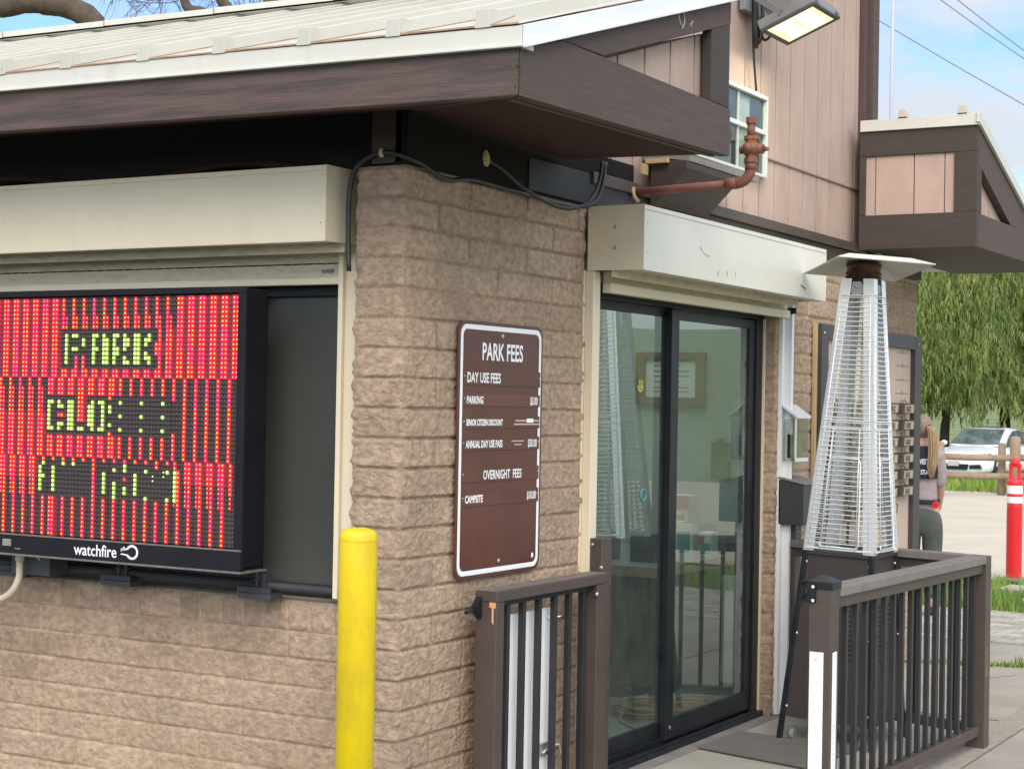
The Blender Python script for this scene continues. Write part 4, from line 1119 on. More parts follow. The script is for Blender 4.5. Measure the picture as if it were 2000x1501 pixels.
# ------------------------------------------------------------------ park fees sign
def rrect(cx, cz, w_, h_, r, n=7):
    out = []
    for sx, sz, a0 in ((1, -1, -90), (1, 1, 0), (-1, 1, 90), (-1, -1, 180)):
        for k in range(n + 1):
            a = R(a0 + 90 * k / n)
            out.append((cx + sx * (w_ / 2 - r) + r * math.cos(a), cz + sz * (h_ / 2 - r) + r * math.sin(a)))
    return out
def fee_sign():
    t = thing('fee_sign', 'tall brown fee sign with white border and lettering on the block pier', 'sign', (.02, .615, 1.385))
    cy, cz, w_, h_ = .6155, 1.384, .605, .915
    mb = MB(); po = rrect(cy, cz, w_, h_, .045)
    mb.prism(po, 'x', .018, .024); build('panel', mb, M['signbrown'], t, bevel=.001)
    mb = MB(); a = rrect(cy, cz, w_ - .026, h_ - .026, .038); b = rrect(cy, cz, w_ - .060, h_ - .060, .026); n = len(a)
    for i in range(n):
        j = (i + 1) % n
        mb.quad((.0246, *a[i]), (.0246, *a[j]), (.0246, *b[j]), (.0246, *b[i]))
    build('border', mb, M['whitemark'], t)
    yl = cy - w_ / 2; zt = cz + h_ / 2
    ux, uy = (0, 1, 0), (0, 0, 1)
    def T(m_, txt, size, y, z, xs=.72, bold=.0013, align='LEFT', x=.0252): put_text(m_, txt, size, (x, yl + y, zt - z), ux, uy, xs, bold, align)
    mb = MB(); T(mb, 'PARK FEES', .086, .305, .135, .74, .0020, 'CENTER'); build('heading', mb, M['whitemark'], t)
    rows = [(.200, .052, 'DAY USE FEES', None, .050, 'L'), (.280, .040, 'PARKING', '$5.00', .036, 'L'), (.360, .040, 'SENIOR CITIZEN DISCOUNT', None, .030, 'L'), (.437, .044, 'ANNUAL DAY USE PASS', '$50.00', .036, 'L'),
            (.548, .046, 'OVERNIGHT  FEES', None, .046, 'C'), (.632, .048, 'CAMPSITE', '$10.00', .036, 'L')]
    for i, (z, hh, txt, pr_, sz, al) in enumerate(rows):
        mb = MB(); mb.box(.024, .0268, yl + .032, yl + w_ - .020, zt - z - hh * .55, zt - z + hh * .55)
        st = build('text_strip', mb, M['signstrip'] if i == 1 else M['signbrown'], t, bevel=.0008)
        mb = MB(); zz = z + sz * .35
        if al == 'C': T(mb, txt, sz, .315, zz, .74, .0009, 'CENTER', .0272)
        else: T(mb, txt, sz, .055, zz, .66 if len(txt) > 12 else .76, .0012, 'LEFT', .0272)
        build('lettering', mb, M['whitemark'], st)
        if pr_:
            mb = MB(); T(mb, pr_, .040, w_ - .040, z + .014, .62, .0009, 'RIGHT', .0272); build('price', mb, M['whitemark'], st)
        mb = MB()
        for yy in (yl + .040, yl + w_ - .028):
            mb.ball((.0272, yy, zt - z + .004), .0045, 6, 0, (.5, 1, 1))
        build('screw', mb, M['metal'], st)
        if txt.startswith('SENIOR'):
            mb = MB()
            for dz, ya, yb in ((.006, .40, .575), (-.007, .39, .58)): mb.box(.0272, .0274, yl + ya, yl + yb, zt - z + dz - .0028, zt - z + dz + .0028)
            build('small_print', mb, mat('small print', (.52, .40, .38), .6), st)
            mb = MB(); mb.box(.0274, .0277, yl + .485, yl + .535, zt - z - .001, zt - z + .014); build('patch', mb, M['whitemark'], st)
        if txt.startswith('ANNUAL'):
            mb = MB()
            for dz, ya, yb in ((.008, .375, .465), (-.005, .395, .45)): mb.box(.0272, .0274, yl + ya, yl + yb, zt - z + dz - .0022, zt - z + dz + .0022)
            build('small_print', mb, bpy.data.materials['small print'], st)
    mb = MB()
    for z in (.047, h_ - .050): mb.ball((.0245, cy, zt - z), .010, 10, 0, (.4, 1, 1))
    build('bolt', mb, M['metal'], t)
    mb = MB(); mb.ball((.0246, yl + w_ - .055, zt - h_ + .055), .0085, 10, 0, (.15, 1, 1.2)); build('sticker', mb, M['whitemark'], t)
    mb = MB(); mb.box(.006, .018, cy - .2, cy + .2, cz - .3, cz - .27); mb.box(.006, .018, cy - .2, cy + .2, cz + .27, cz + .3); build('mount', mb, M['metal'], t)
fee_sign()

# ------------------------------------------------------------------ yellow bollard
mb = MB()
prof = [(.0565, -.25), (.0565, 1.150), (.0555, 1.160), (.052, 1.168), (.046, 1.174), (.030, 1.179), (.001, 1.181)]
mb.lathe(prof, (.302, -.665, 0), 40)
for i, (x, y, z) in enumerate(mb.v):                # thick hand brushed paint
    n = (fbm(np.array([math.atan2(y + .665, x - .302) * 2.0]), np.array([z * 9]), 4, 3)[0] - .5) * .003
    dx, dy = x - .302, y + .665; r_ = math.hypot(dx, dy) + 1e-6
    k = 1 + n / r_ if z > .1 else 1
    mb.v[i] = (.302 + dx * k, -.665 + dy * k, z + (n * 1.2 if z > 1.14 else 0))
bt = thing('bollard', 'bright yellow pipe bollard in front of the block corner', 'bollard', (.302, -.665, -.012))
build('pipe', mb, M['yellow'], bt)
mb = MB(); mb.lathe([(.0566, 0), (.0572, .002), (.0572, .010), (.0566, .012)], (.302, -.665, 1.140), 40, cap=False); build('cap_weld', mb, M['yellow'], bt)

# ------------------------------------------------------------------ gate and railing
def railing_panel(t, a, b, ztop, zbot, posts, nbal, bal0=.06, capped=False, wide=.09, inset=.0):
    a = Vector(a); b = Vector(b); d = (b - a); L = d.length; d.normalize()
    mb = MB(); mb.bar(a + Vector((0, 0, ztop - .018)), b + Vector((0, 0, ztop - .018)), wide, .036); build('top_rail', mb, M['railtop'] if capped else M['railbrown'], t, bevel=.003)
    mb = MB(); mb.bar(a + Vector((0, 0, ztop - .058)), b + Vector((0, 0, ztop - .058)), wide * .66, .043); build('sub_rail', mb, M['railbrown'], t, bevel=.002)
    mb = MB(); mb.bar(a + Vector((0, 0, zbot)), b + Vector((0, 0, zbot)), wide * .55, .045); build('bottom_rail', mb, M['railbrown'], t, bevel=.003)
    for k in range(nbal):
        s_ = bal0 + (L - 2 * bal0) * k / (nbal - 1)
        p = a + d * s_
        mb = MB(); mb.bar(p + Vector((0, 0, zbot + .02)), p + Vector((0, 0, ztop - .078)), .021, .021, up=(d.x, d.y, 0)); build('baluster', mb, M['baluster'], t, bevel=.0015)

gt = thing('gate', 'brown railing gate swung open flat against the block pier below the fee sign', 'gate', (.125, .8, 0))
ga, gb = (.125, .45, 0), (.125, 1.215, 0)
mb = MB(); mb.box(.082, .170, .36, 1.215, .858, .896); build('top_rail', mb, M['railbrown'], gt, bevel=.003)
mb = MB(); mb.box(.088, .164, .36, 1.215, .8965, .8985); build('pale_rail_skin', mb, M['railtop'], gt)  # thin paler layer on the upper face of the gate rail
mb = MB(); mb.box(.084, .168, .362, .418, .05, .857); build('post', mb, M['railbrown'], gt, bevel=.003)
mb = MB(); mb.box(.082, .166, 1.13, 1.217, .05, .857); build('post', mb, M['railbrown'], gt, bevel=.003)
mb = MB(); mb.box(.10, .152, .4185, 1.13, .06, .10); build('bottom_rail', mb, M['railbrown'], gt, bevel=.003)
mb = MB(); mb.box(.104, .148, .4185, 1.13, .838, .857); build('sub_rail', mb, M['black'], gt)
for y in (.505, .619, .737, .858, .972, 1.085):
    mb = MB(); mb.box(.114, .136, y - .011, y + .011, .10, .8375); build('baluster', mb, M['baluster'], gt, bevel=.0015)
mb = MB(); mb.tube([(.10, .355, .835), (.10, .31, .83), (.10, .27, .828)], [.010, .008, .007], 8); mb.prism([(.355, .80), (.355, .875), (.325, .845), (.325, .825)], 'x', .088, .112); build('latch', mb, M['black'], gt)
mb = MB(); mb.quad((.150, .3605, .856), (.150, .3605, .79), (.158, .3605, .78), (.158, .3605, .856)); mb.quad((.140, .3607, .858), (.140, .3607, .84), (.166, .3607, .838), (.166, .3607, .858)); build('chipped_paint', mb, M['primer'], gt)
mb = MB(); mb.ball((.168, 1.12, .822), .010, 8); mb.ball((.170, 1.10, .085), .018, 8); build('screw', mb, M['metal'], gt)
mb = MB(); mb.box(.012, .095, 1.305, 1.39, 0, 1.02)
hp = thing('hinge_post', 'short brown post on the cream door guide behind the open gate', 'post', (.05, 1.35, 0)); build('post', mb, M['railbrown'], hp, bevel=.004)
mb = MB(); mb.ball((.05, 1.304, .995), .008, 8, 0, (1, .5, 1)); mb.ball((.09, 1.304, .905), .010, 8, 0, (1, .5, 1)); build('screw', mb, M['metal'], hp)
mb = MB(); mb.box(.088, .096, .43, .893, .10, .79)
ws = thing('blank_sign', 'blank white sheet tied behind the bars of the open gate', 'panel', (.09, .65, .1)); build('sheet', mb, M['white'], ws, bevel=.002)
mb = MB(); mb.tube([(.097, .85, .755), (.115, .86, .757), (.138, .87, .758), (.138, .888, .758), (.115, .89, .757)], .003, 5); build('zip_tie', mb, M['whitemark'], ws)
mb = MB(); mb.box(.097, .112, .80, .875, .245, .29); mb.tube([(.11, .85, .275), (.14, .89, .28), (.142, .90, .25), (.12, .89, .225)], .005, 6); mb.tube([(.112, .81, .25), (.118, .83, .27), (.112, .85, .252), (.118, .87, .27)], .006, 6)
o = build('padlock', mb, M['metal']); tag(o, 'small metal lock and white cord loop at the bottom of the white panel', 'lock')

rl = thing('railing', 'dark brown picket railing with a paler top around the patio heater', 'railing', (1.05, 2.3, 0))
N_, C_, W_ = (1.005, 1.345, 0), (1.088, 3.205, 0), (.03, 3.515, 0)
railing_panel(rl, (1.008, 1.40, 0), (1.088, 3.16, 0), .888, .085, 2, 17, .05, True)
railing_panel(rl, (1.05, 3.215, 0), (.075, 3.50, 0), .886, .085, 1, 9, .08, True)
mb = MB(); mb.box(.961, 1.049, 1.301, 1.389, 0, .905); build('post', mb, M['railbrown'], rl, bevel=.003)
mb = MB(); mb.box(.955, 1.055, 1.295, 1.395, .885, .912)
mb.add([(.955, 1.295, .912), (1.055, 1.295, .912), (1.055, 1.395, .912), (.955, 1.395, .912), (1.005, 1.345, .937)], [(0, 1, 4), (1, 2, 4), (2, 3, 4), (3, 0, 4)]); build('post_cap', mb, M['black'], rl, bevel=.002)
mb = MB(); mb.box(1.046, 1.132, 3.162, 3.248, 0, .8855); pc_ = build('post', mb, M['railbrown'], rl, bevel=.003)
mb = MB(); mb.box(1.1322, 1.1328, 3.165, 3.205, .33, .47); build('orange_chip', mb, mat('chipped edge', (.22, .11, .05), .8, c2=(.10, .065, .05), nscale=25), pc_)
mb = MB(); mb.box(.012, .085, 3.47, 3.555, 0, 1.03); pw_ = build('post', mb, M['railbrown'], rl, bevel=.003)
mb = MB(); mb.ball((.086, 3.50, .93), .007, 8); build('screw', mb, M['metal'], pw_)
mb = MB(); mb.box(.930, .966, 1.292, 1.301, .835, .915); mb.box(.950, .990, 1.288, 1.3005, .835, .90); mb.tube([(.94, 1.285, .90), (.955, 1.27, .915), (.96, 1.285, .93), (.958, 1.29, .965)], .004, 6); mb.tube([(.94, 1.285, .85), (.96, 1.28, .87), (.955, 1.285, .885)], .004, 6)
lt = build('gate_latch', mb, M['black'], rl, bevel=.001)
mb = MB()
for z in (.842, .893): mb.ball((.981, 1.287, z), .0065, 8, 0, (1, .6, 1))
build('screw', mb, M['whitemark'], lt)
for nm, bx, lab in (('x', (.968, 1.022, 1.2975, 1.3005), 'tall white measuring strip on the front face of the railing post'), ('y', (1.0497, 1.0525, 1.318, 1.362), 'narrow white measuring strip on the side face of the railing post')):
    mb = MB(); mb.box(bx[0], bx[1], bx[2], bx[3], .03, .652)
    st = thing('white_strip', lab, 'strip sign', ((bx[0] + bx[1]) / 2, (bx[2] + bx[3]) / 2, .03), 'white strips on the railing post'); build('strip', mb, M['white'], st, bevel=.001)
    mb = MB()
    for k in range(16):
        z = .38 - k * .021
        if nm == 'x': mb.quad((.985, 1.2970, z), (.985 + .012 + .01 * rng.rand(), 1.2970, z), (1.0, 1.2970, z + .002), (.985, 1.2970, z + .002))
        else: mb.quad((1.0530, 1.325, z), (1.0530, 1.34, z), (1.0530, 1.34, z + .002), (1.0530, 1.325, z + .002))
    mb.ball((.994, 1.297, .625) if nm == 'x' else (1.0528, 1.34, .625), .0042, 8, 0, (1, .3, 1) if nm == 'x' else (.3, 1, 1), )
    build('printed_marks', mb, mat('faint print', (.50, .47, .52), .7), st)

# ------------------------------------------------------------------ pyramid patio heater
def heater():
    t = thing('patio_heater', 'tall silver pyramid patio heater with a square hood beside the glass door', 'heater', (.500, 3.025, 0))
    HB, HT = .236, .080             # half widths at ground and at z=2.16
    ZT_ = 2.165
    def hw(z): return HB + (HT - HB) * z / ZT_
    def c(sx, sy, z, k=0.0): h = hw(z) + k; return (sx * h, sy * h, z)
    for sx in (1, -1):
        for sy in (1, -1):
            mb = MB()                       # L shaped aluminium corner
            ww = .052
            for dx, dy in ((1, 0), (0, 1)):
                p0 = [c(sx, sy, .885), c(sx, sy, ZT_)]
                vs = []
                for q in p0:
                    x, y, z = q
                    vs += [(x, y, z), (x - sx * dx * ww, y - sy * dy * ww, z), (x - sx * dx * ww - sx * dy * .004, y - sy * dy * ww - sy * dx * .004, z), (x - sx * dy * .004, y - sy * dx * .004, z)]
                mb.add(vs, [(0, 1, 2, 3), (4, 7, 6, 5), (0, 4, 5, 1), (1, 5, 6, 2), (2, 6, 7, 3), (3, 7, 4, 0)])
            build('corner_post', mb, M['alu'], t, bevel=.0015, local=True)
            mb = MB(); mb.bar(c(sx, sy, .0, -.012), c(sx, sy, .89, -.012), .024, .024, up=(1, 0, 0)); build('leg', mb, M['black'], t, bevel=.003, local=True)
    for ax, sg in (('y', -1), ('x', 1), ('y', 1), ('x', -1)):
        mb = MB()
        def P(u, z, o=0.0):
            h = hw(z)
            return (u * (h - .012), sg * (h + o), z) if ax == 'y' else (sg * (h + o), u * (h - .012), z)
        z = .905; k = 0
        while z < 2.08:
            mb.tube([P(-1, z), P(1, z)], .0027, 5, cap=False); z += .0225; k += 1
        for u in (-.55, .55): mb.tube([P(u * .98, .90, .003), P(u * .98, 1.46, .003)], .0026, 5)
        for z in (.90, 1.46, 1.50, 2.085): mb.tube([P(-1, z, .002), P(1, z, .002)], .0032, 5, cap=False)
        rp = [P(-.55, .93, .005), P(-.58, .912, .005), P(.58, .912, .005), P(.62, .93, .005), P(.62, 1.30, .005), P(.56, 1.325, .005), P(-.48, 1.325, .005), P(-.55, 1.30, .005), P(-.55, .93, .005)]
        mb.tube(rp, .0036, 6)
        for u in (-.92, .92): mb.tube([P(u, .90, .001), P(u, 2.085, .001)], .0020, 5)
        build('guard_grille', mb, M['wire'], t, local=True)
        mb = MB()                           # lower panel with louvres
        vs = [P(-1, .11, -.012), P(1, .11, -.012), P(1, .878, -.012), P(-1, .878, -.012)]
        vi = [P(-1, .11, -.020), P(1, .11, -.020), P(1, .878, -.020), P(-1, .878, -.020)]
        mb.add(vs + vi, [(0, 1, 2, 3), (7, 6, 5, 4), (0, 4, 5, 1), (3, 2, 6, 7)])
        pn = build('base_panel', mb, M['heatbrown'], t, local=True)
        mb = MB()
        for u in (-.38, 0.0, .38):
            for j in range(12):
                zz = .40 + j * .022
                a, b, c_, d_ = P(u - .13, zz, -.0105), P(u + .13, zz, -.0105), P(u + .13, zz + .008, -.0105), P(u - .13, zz + .008, -.0105)
                mb.quad(a, b, c_, d_)
        build('louvre', mb, M['dark'], pn, local=True)
        mb = MB()
        for u in (-.93, .93):
            for zz in (.16, .50, .835): mb.ball(P(u, zz, -.009), .0055, 7)
        build('screw', mb, M['whitemark'], pn, local=True)
    mb = MB(); h = hw(.885); mb.box(-h, h, -h, h, .872, .888); build('deck', mb, M['heatbrown'], t, local=True)
    mb = MB(); h = hw(2.12); mb.box(-h + .006, h - .006, -h + .006, h - .006, 2.095, 2.14); mb.box(-.022, .022, -h - .003, -h + .006, 2.085, 2.15)
    col = build('collar', mb, mat('grey collar', (.36, .35, .33), .4, metal=.5), t, local=True)
    mb = MB(); mb.ball((0, -h - .004, 2.125), .008, 8); build('screw', mb, M['metal'], col, local=True)
    mb = MB(); mb.lathe([(.0475, 0), (.0475, 1.23)], (0, 0, .89), 24, cap=False); build('flame_tube', mb, M['clear'], t, local=True)
    mb = MB(); mb.tube([(-.010, -.02, .90), (-.008, -.02, 2.09)], .0055, 8); build('gas_tube', mb, mat('brassy tube', (.55, .50, .33), .3, metal=.7), t, local=True)
    mb = MB(); mb.lathe([(.072, 2.14), (.080, 2.145), (.080, 2.215), (.083, 2.217), (.083, 2.238), (.05, 2.245)], (0, 0, 0), 28)
    for k in range(28):
        a = 2 * math.pi * k / 28
        for zz in (2.158, 2.175, 2.192): mb.ball((.080 * math.cos(a), .080 * math.sin(a), zz), .0055, 5)
    build('burner_head', mb, M['burner'], t, local=True)
    mb = MB(); e, i, zl, zh = .236, .165, 2.217, 2.252
    vs = [(-e, -e, zl), (e, -e, zl), (e, e, zl), (-e, e, zl), (-i * .92, -i * .92, zh), (i * .92, -i * .92, zh), (i * .92, i * .92, zh), (-i * .92, i * .92, zh)]
    mb.add(vs, [(0, 1, 5, 4), (1, 2, 6, 5), (2, 3, 7, 6), (3, 0, 4, 7), (4, 5, 6, 7)])
    a_ = R(41.6 - 1.0); rt = Vector((math.cos(R(30)), math.sin(R(30)), 0))
    rot_ = Matrix.Rotation(R(-6.5), 3, rt)
    mb.v = [tuple(rot_ @ Vector((x * math.cos(a_) - y * math.sin(a_), x * math.sin(a_) + y * math.cos(a_), z - 2.235)) + Vector((.02, 0, 2.235))) for x, y, z in mb.v]
    ho = build('hood', mb, M['hood'], t, local=True)
    so_ = ho.modifiers.new('thickness', 'SOLIDIFY'); so_.thickness = .004; so_.offset = -1
    mb = MB(); mb.lathe([(.012, 0), (.012, .01), (.004, .014)], (.02, 0, 2.252), 12); build('wing_nut', mb, M['metal'], ho, local=True)
    for sx in (1, -1):
        mb = MB(); mb.lathe([(.022, -.012), (.028, -.008), (.028, .008), (.022, .012)], (0, 0, 0), 16); mb.v = [(sx * .17 + z, -.20 + x, .03 + y) for x, y, z in mb.v]
        build('wheel', mb, M['greyedge'], t, local=True)
    t.rotation_euler = (R(-.3), R(1.75), R(-1))
heater()

# ------------------------------------------------------------------ wall board with hanging tags, brochure box, grey box, conduit strip
bd = thing('wall_board', 'dark framed tan notice board with rows of hanging tags on the block wall', 'notice board', (.03, 4.8, .66))
mb = MB(); mb.box(.014, .022, 3.925, 5.68, .64, 2.0); build('panel', mb, M['boardtan'], bd)
mb = MB(); mb.box(.012, .052, 3.905, 4.015, .64, 2.005); mb.box(.012, .052, 5.565, 5.695, .60, 2.005); mb.box(.012, .050, 4.015, 5.575, 1.925, 2.005); mb.box(.012, .050, 4.015, 5.575, .60, .68); build('frame', mb, M['boardframe'], bd, bevel=.003)
mb = MB(); mb.box(.010, .030, 3.875, 3.904, .60, 2.008); build('plywood_edge', mb, M['ply'], bd, bevel=.001)
mb = MB(); mb.ball((.053, 3.94, 1.955), .008, 8); mb.ball((.053, 5.62, 1.96), .008, 8); build('screw', mb, M['metal'], bd)
mb = MB()
for z in (1.90, 1.82, 1.735, 1.655):
    mb.bar((.024, 5.27, z), (.024, 5.52, z), .003, .003); mb.bar((.026, 5.39, z - .008), (.026, 5.39, z + .015), .003, .003)
build('empty_hook', mb, M['greyedge'], bd)
def tag_proto():
    t = thing('site_tag', '', 'tag', (.05, 5.39, 1.56), 'brown tags hanging in rows on the tan board')
    mb = MB(); mb.prism([(.0, -.032), (.030, -.032), (.046, -.030), (.050, .024), (.034, .030), (.0, .030)], 'y', -.115, .115); mb.v = [(x, y, z) for x, y, z in mb.v]
    # prism along y uses (x,z) pairs
    build('block', mb, M['tag'], t, bevel=.003, local=True)
    mb = MB(); mb.quad((.0472, -.085, -.027), (.0472, .090, -.027), (.0506, .090, .020), (.0506, -.085, .020)); lb = build('tag_label', mb, mat('tan tag label', (.46, .37, .27), .7, c2=(.40, .32, .23), nscale=8), t, local=True)
    mb = MB(); put_text(mb, 'IP-X', .048, (.0495, -.06, -.021), (0, 1, 0), (.06, 0, 1), xs=1.0, bold=.002); mb.v = [(x + .003, y, z) for x, y, z in mb.v]; build('tag_marks', mb, M['ink'], lb, local=True)
    mb = MB(); mb.tube([(.02, -.03, .030), (.018, -.02, .045), (.018, .02, .045), (.02, .03, .030)], .003, 5); mb.tube([(.0, 0, .046), (.02, 0, .046), (.022, 0, .060)], .003, 5); build('hook', mb, M['greyedge'], t, local=True)
    return t
tp = tag_proto()
ordn = ['top', 'second', 'third', 'fourth', 'fifth', 'sixth', 'lowest']
first = True
for ci, y in enumerate((5.39, 5.08, 4.77, 4.46, 4.15)):
    for ri in range(7):
        z = 1.565 - ri * .099
        if ci == 0:
            if ri == 6: continue
            lab = 'brown hanging tag, %s of the open column at the right edge of the board' % (ordn[ri] if ri < 5 else 'lowest')
        else:
            lab = 'brown hanging tag on the tan board seen through the wire guard of the heater'
        if first: tp.location = (.024, y, z); tp['label'] = lab; first = False
        else: dup(tp, (.024, y, z), lab)

mb = MB(); mb.box(.002, .030, 3.475, 3.545, 1.03, 1.56); o = build('backing_board', mb, M['railbrown'], None, bevel=.003); tag(o, 'narrow brown board on the block wall behind the brochure holder', 'board')
bh = thing('brochure_holder', 'clear acrylic brochure holder on the block wall left of the heater', 'brochure holder', (.03, 3.6, 1.3))
mb = MB(); mb.box(.031, .036, 3.41, 3.595, 1.285, 1.56); mb.prism([(.036, 1.285), (.10, 1.285), (.10, 1.50), (.092, 1.50), (.092, 1.295), (.036, 1.295)], 'y', 3.415, 3.59); mb.box(.036, .098, 3.415, 3.419, 1.29, 1.50); mb.box(.036, .098, 3.586, 3.59, 1.29, 1.50); build('case', mb, M['clear'], bh, bevel=.001)
mb = MB(); mb.prism([(.028, 1.555), (.110, 1.500), (.112, 1.512), (.028, 1.572)], 'y', 3.405, 3.60); build('lid', mb, mat('frosted lid', (.72, .72, .72), .35), bh, bevel=.002)
mb = MB(); mb.box(.096, .101, 3.413, 3.592, 1.283, 1.302); mb.box(.094, .101, 3.413, 3.423, 1.302, 1.50); build('bright_edge', mb, mat('bright acrylic edge', (.74, .75, .76), .25), bh)
mb = MB(); mb.box(.045, .075, 3.44, 3.57, 1.30, 1.42); build('leaflets', mb, mat('olive leaflets', (.26, .24, .12), .7, c2=(.38, .36, .26), nscale=16), bh)
mb = MB(); mb.box(.002, .012, 3.475, 3.60, .95, 1.29); o = build('steel_backplate', mb, M['steelplate']); tag(o, 'grey steel plate on the block wall below the brochure holder', 'plate')
gb_ = thing('drop_box', 'dark grey sloped top metal box on the block wall behind the heater leg', 'drop box', (.08, 3.6, .97))
mb = MB(); mb.prism([(.013, .965), (.15, .965), (.15, 1.165), (.013, 1.195)], 'y', 3.375, 3.64); mb.v = [(x, y + .03, z) for x, y, z in mb.v]; build('case', mb, M['greybox'], gb_, bevel=.004)
mb = MB(); mb.prism([(.013, 1.197), (.156, 1.167), (.156, 1.174), (.013, 1.206)], 'y', 3.40, 3.68); build('lid', mb, M['greyedge'], gb_, bevel=.002)

# ------------------------------------------------------------------ red pipe with valve
pp = thing('standpipe', 'rusty red pipe with a brass valve sticking out above the door shutter', 'pipe', (0, 1.677, 2.44))
mb = MB(); mb.tube([(-.02, 1.677, 2.442), (.455, 1.677, 2.458)], .0165, 14); build('horizontal_pipe', mb, M['pipe'], pp)
mb = MB(); mb.tube([(.44, 1.677, 2.458), (.49, 1.677, 2.459)], .023, 14); mb.tube([(.486, 1.677, 2.459)] + [(.486 + .060 * math.sin(R(a)), 1.677, 2.459 + .058 * (1 - math.cos(R(a)))) for a in range(10, 91, 10)], .022, 14); mb.tube([(.546, 1.677, 2.51), (.546, 1.677, 2.54)], .024, 14); build('elbow', mb, M['pipe'], pp)
mb = MB(); mb.lathe([(.026, 2.535), (.030, 2.54), (.030, 2.556), (.024, 2.560), (.024, 2.568), (.036, 2.580), (.040, 2.595), (.036, 2.612), (.026, 2.620), (.026, 2.628), (.031, 2.632), (.031, 2.645)], (.546, 1.677, 0), 8, smooth=False)
mb.ball((.546, 1.640, 2.595), .022, 10); mb.tube([(.546, 1.677, 2.595), (.600, 1.677, 2.592)], .020, 10); mb.tube([(.598, 1.677, 2.592), (.612, 1.677, 2.592)], .010, 8); mb.box(.605, .618, 1.66, 1.694, 2.586, 2.598); mb.tube([(.51, 1.677, 2.592), (.50, 1.677, 2.592)], .016, 8)
build('valve', mb, M['brass'], pp)
mb = MB(); mb.tube([(.546, 1.677, 2.64), (.546, 1.677, 2.70)], .0165, 14); build('riser', mb, M['pipe'], pp)
mb = MB(); mb.lathe([(.021, 2.695), (.023, 2.70), (.023, 2.722), (.015, 2.724)], (.546, 1.677, 0), 8, smooth=False); build('pipe_cap', mb, M['pipe'], pp)
mb = MB(); mb.tube([(.030, 1.655, 2.46), (.034, 1.648, 2.44), (.04, 1.65, 2.42), (.045, 1.675, 2.405)], .009, 8); build('pipe_strap', mb, M['ply'], pp)

# ------------------------------------------------------------------ cables under the eave
mb = MB()
k1 = [(-.212, -.022, 1.99), (-.218, -.022, 2.12), (-.217, -.022, 2.24), (-.205, -.022, 2.31), (-.18, -.022, 2.35), (-.13, -.024, 2.376), (-.08, -.024, 2.386), (-.03, -.022, 2.380), (.014, -.016, 2.364), (.026, .05, 2.352), (.026, .11, 2.336), (.028, .17, 2.322), (.028, .23, 2.318), (.028, .29, 2.328), (.028, .38, 2.338), (.03, .55, 2.334), (.032, .75, 2.328), (.035, .90, 2.325), (.045, 1.0, 2.318), (.06, 1.15, 2.325), (.07, 1.25, 2.36), (.07, 1.30, 2.43), (.07, 1.32, 2.52)]
def smooth_path(p, n=4):
    p = [Vector(q) for q in p]; out = []
    for i in range(len(p) - 1):
        a = p[max(0, i - 1)]; b = p[i]; c = p[i + 1]; d = p[min(len(p) - 1, i + 2)]
        for k in range(n):
            t = k / n
            out.append(.5 * ((2 * b) + (-a + c) * t + (2 * a - 5 * b + 4 * c - d) * t * t + (-a + 3 * b - 3 * c + d) * t ** 3))
    out.append(p[-1]); return out
mb.tube(smooth_path(k1), .0085, 8); o = build('cable', mb, M['cable']); tag(o, 'black cable running down the pier corner and along the timber under the eave', 'cable')
mb = MB(); mb.tube(smooth_path([(.01, .50, 2.425), (.03, .56, 2.405), (.06, .68, 2.345), (.09, .80, 2.305), (.11, .92, 2.292), (.13, 1.03, 2.315), (.14, 1.10, 2.37), (.14, 1.14, 2.43), (.14, 1.16, 2.50)]), .0075, 8); o = build('cable', mb, M['cable']); tag(o, 'black cable loop hanging out of the foam plug under the eave', 'cable')
mb = MB(); mb.lathe([(.006, -.008), (.013, -.006), (.013, .006), (.006, .008)], (0, 0, 0), 12); mb.v = [(-.085 + z, -.024 + x * .8, 2.386 + y * 1.2) for x, y, z in mb.v]; o = build('cable_clip', mb, M['conduit']); tag(o, 'tan clip holding the black cable above the pier corner', 'clip')
rock((.016, .487, 2.43), (.010, .022, .030), 8, 'ragged tan foam plug in the dark timber under the eave', M['foam'], 'foam_plug', 'foam plug'); bpy.data.objects['foam_plug'].pop('group', None) if 'group' in bpy.data.objects['foam_plug'] else None

# moss at the fascia corner belongs to the fascia
mb = MB()
for i in range(150):
    z = 2.45 + .125 * rng.rand(); d = abs(rng.normal(0, .011)); s = rng.uniform(.0006, .0022)
    if rng.rand() < .6: x = .717 - d; mb.quad((x - s, -.5012, z - s), (x + s, -.5012, z - s), (x + s, -.5012, z + s), (x - s, -.5012, z + s))
    else: y = -.497 + d; mb.quad((.7212, y - s, z - s), (.7212, y + s, z - s), (.7212, y + s, z + s), (.7212, y - s, z + s))
build('moss_patch', mb, M['moss'], B)
mb = MB()
for pl in ([(.7182, .60, 2.93), (.7182, .585, 2.90), (.7182, .60, 2.875), (.7182, .615, 2.865)], [(.7182, .615, 2.925), (.7182, .635, 2.91), (.7182, .64, 2.88), (.7182, .62, 2.855)], [(.7182, .71, 2.90), (.7182, .69, 2.885), (.7182, .70, 2.875)]):
    mb.tube(pl, .0028, 5)
build('loose_string', mb, M['conduit'], B)

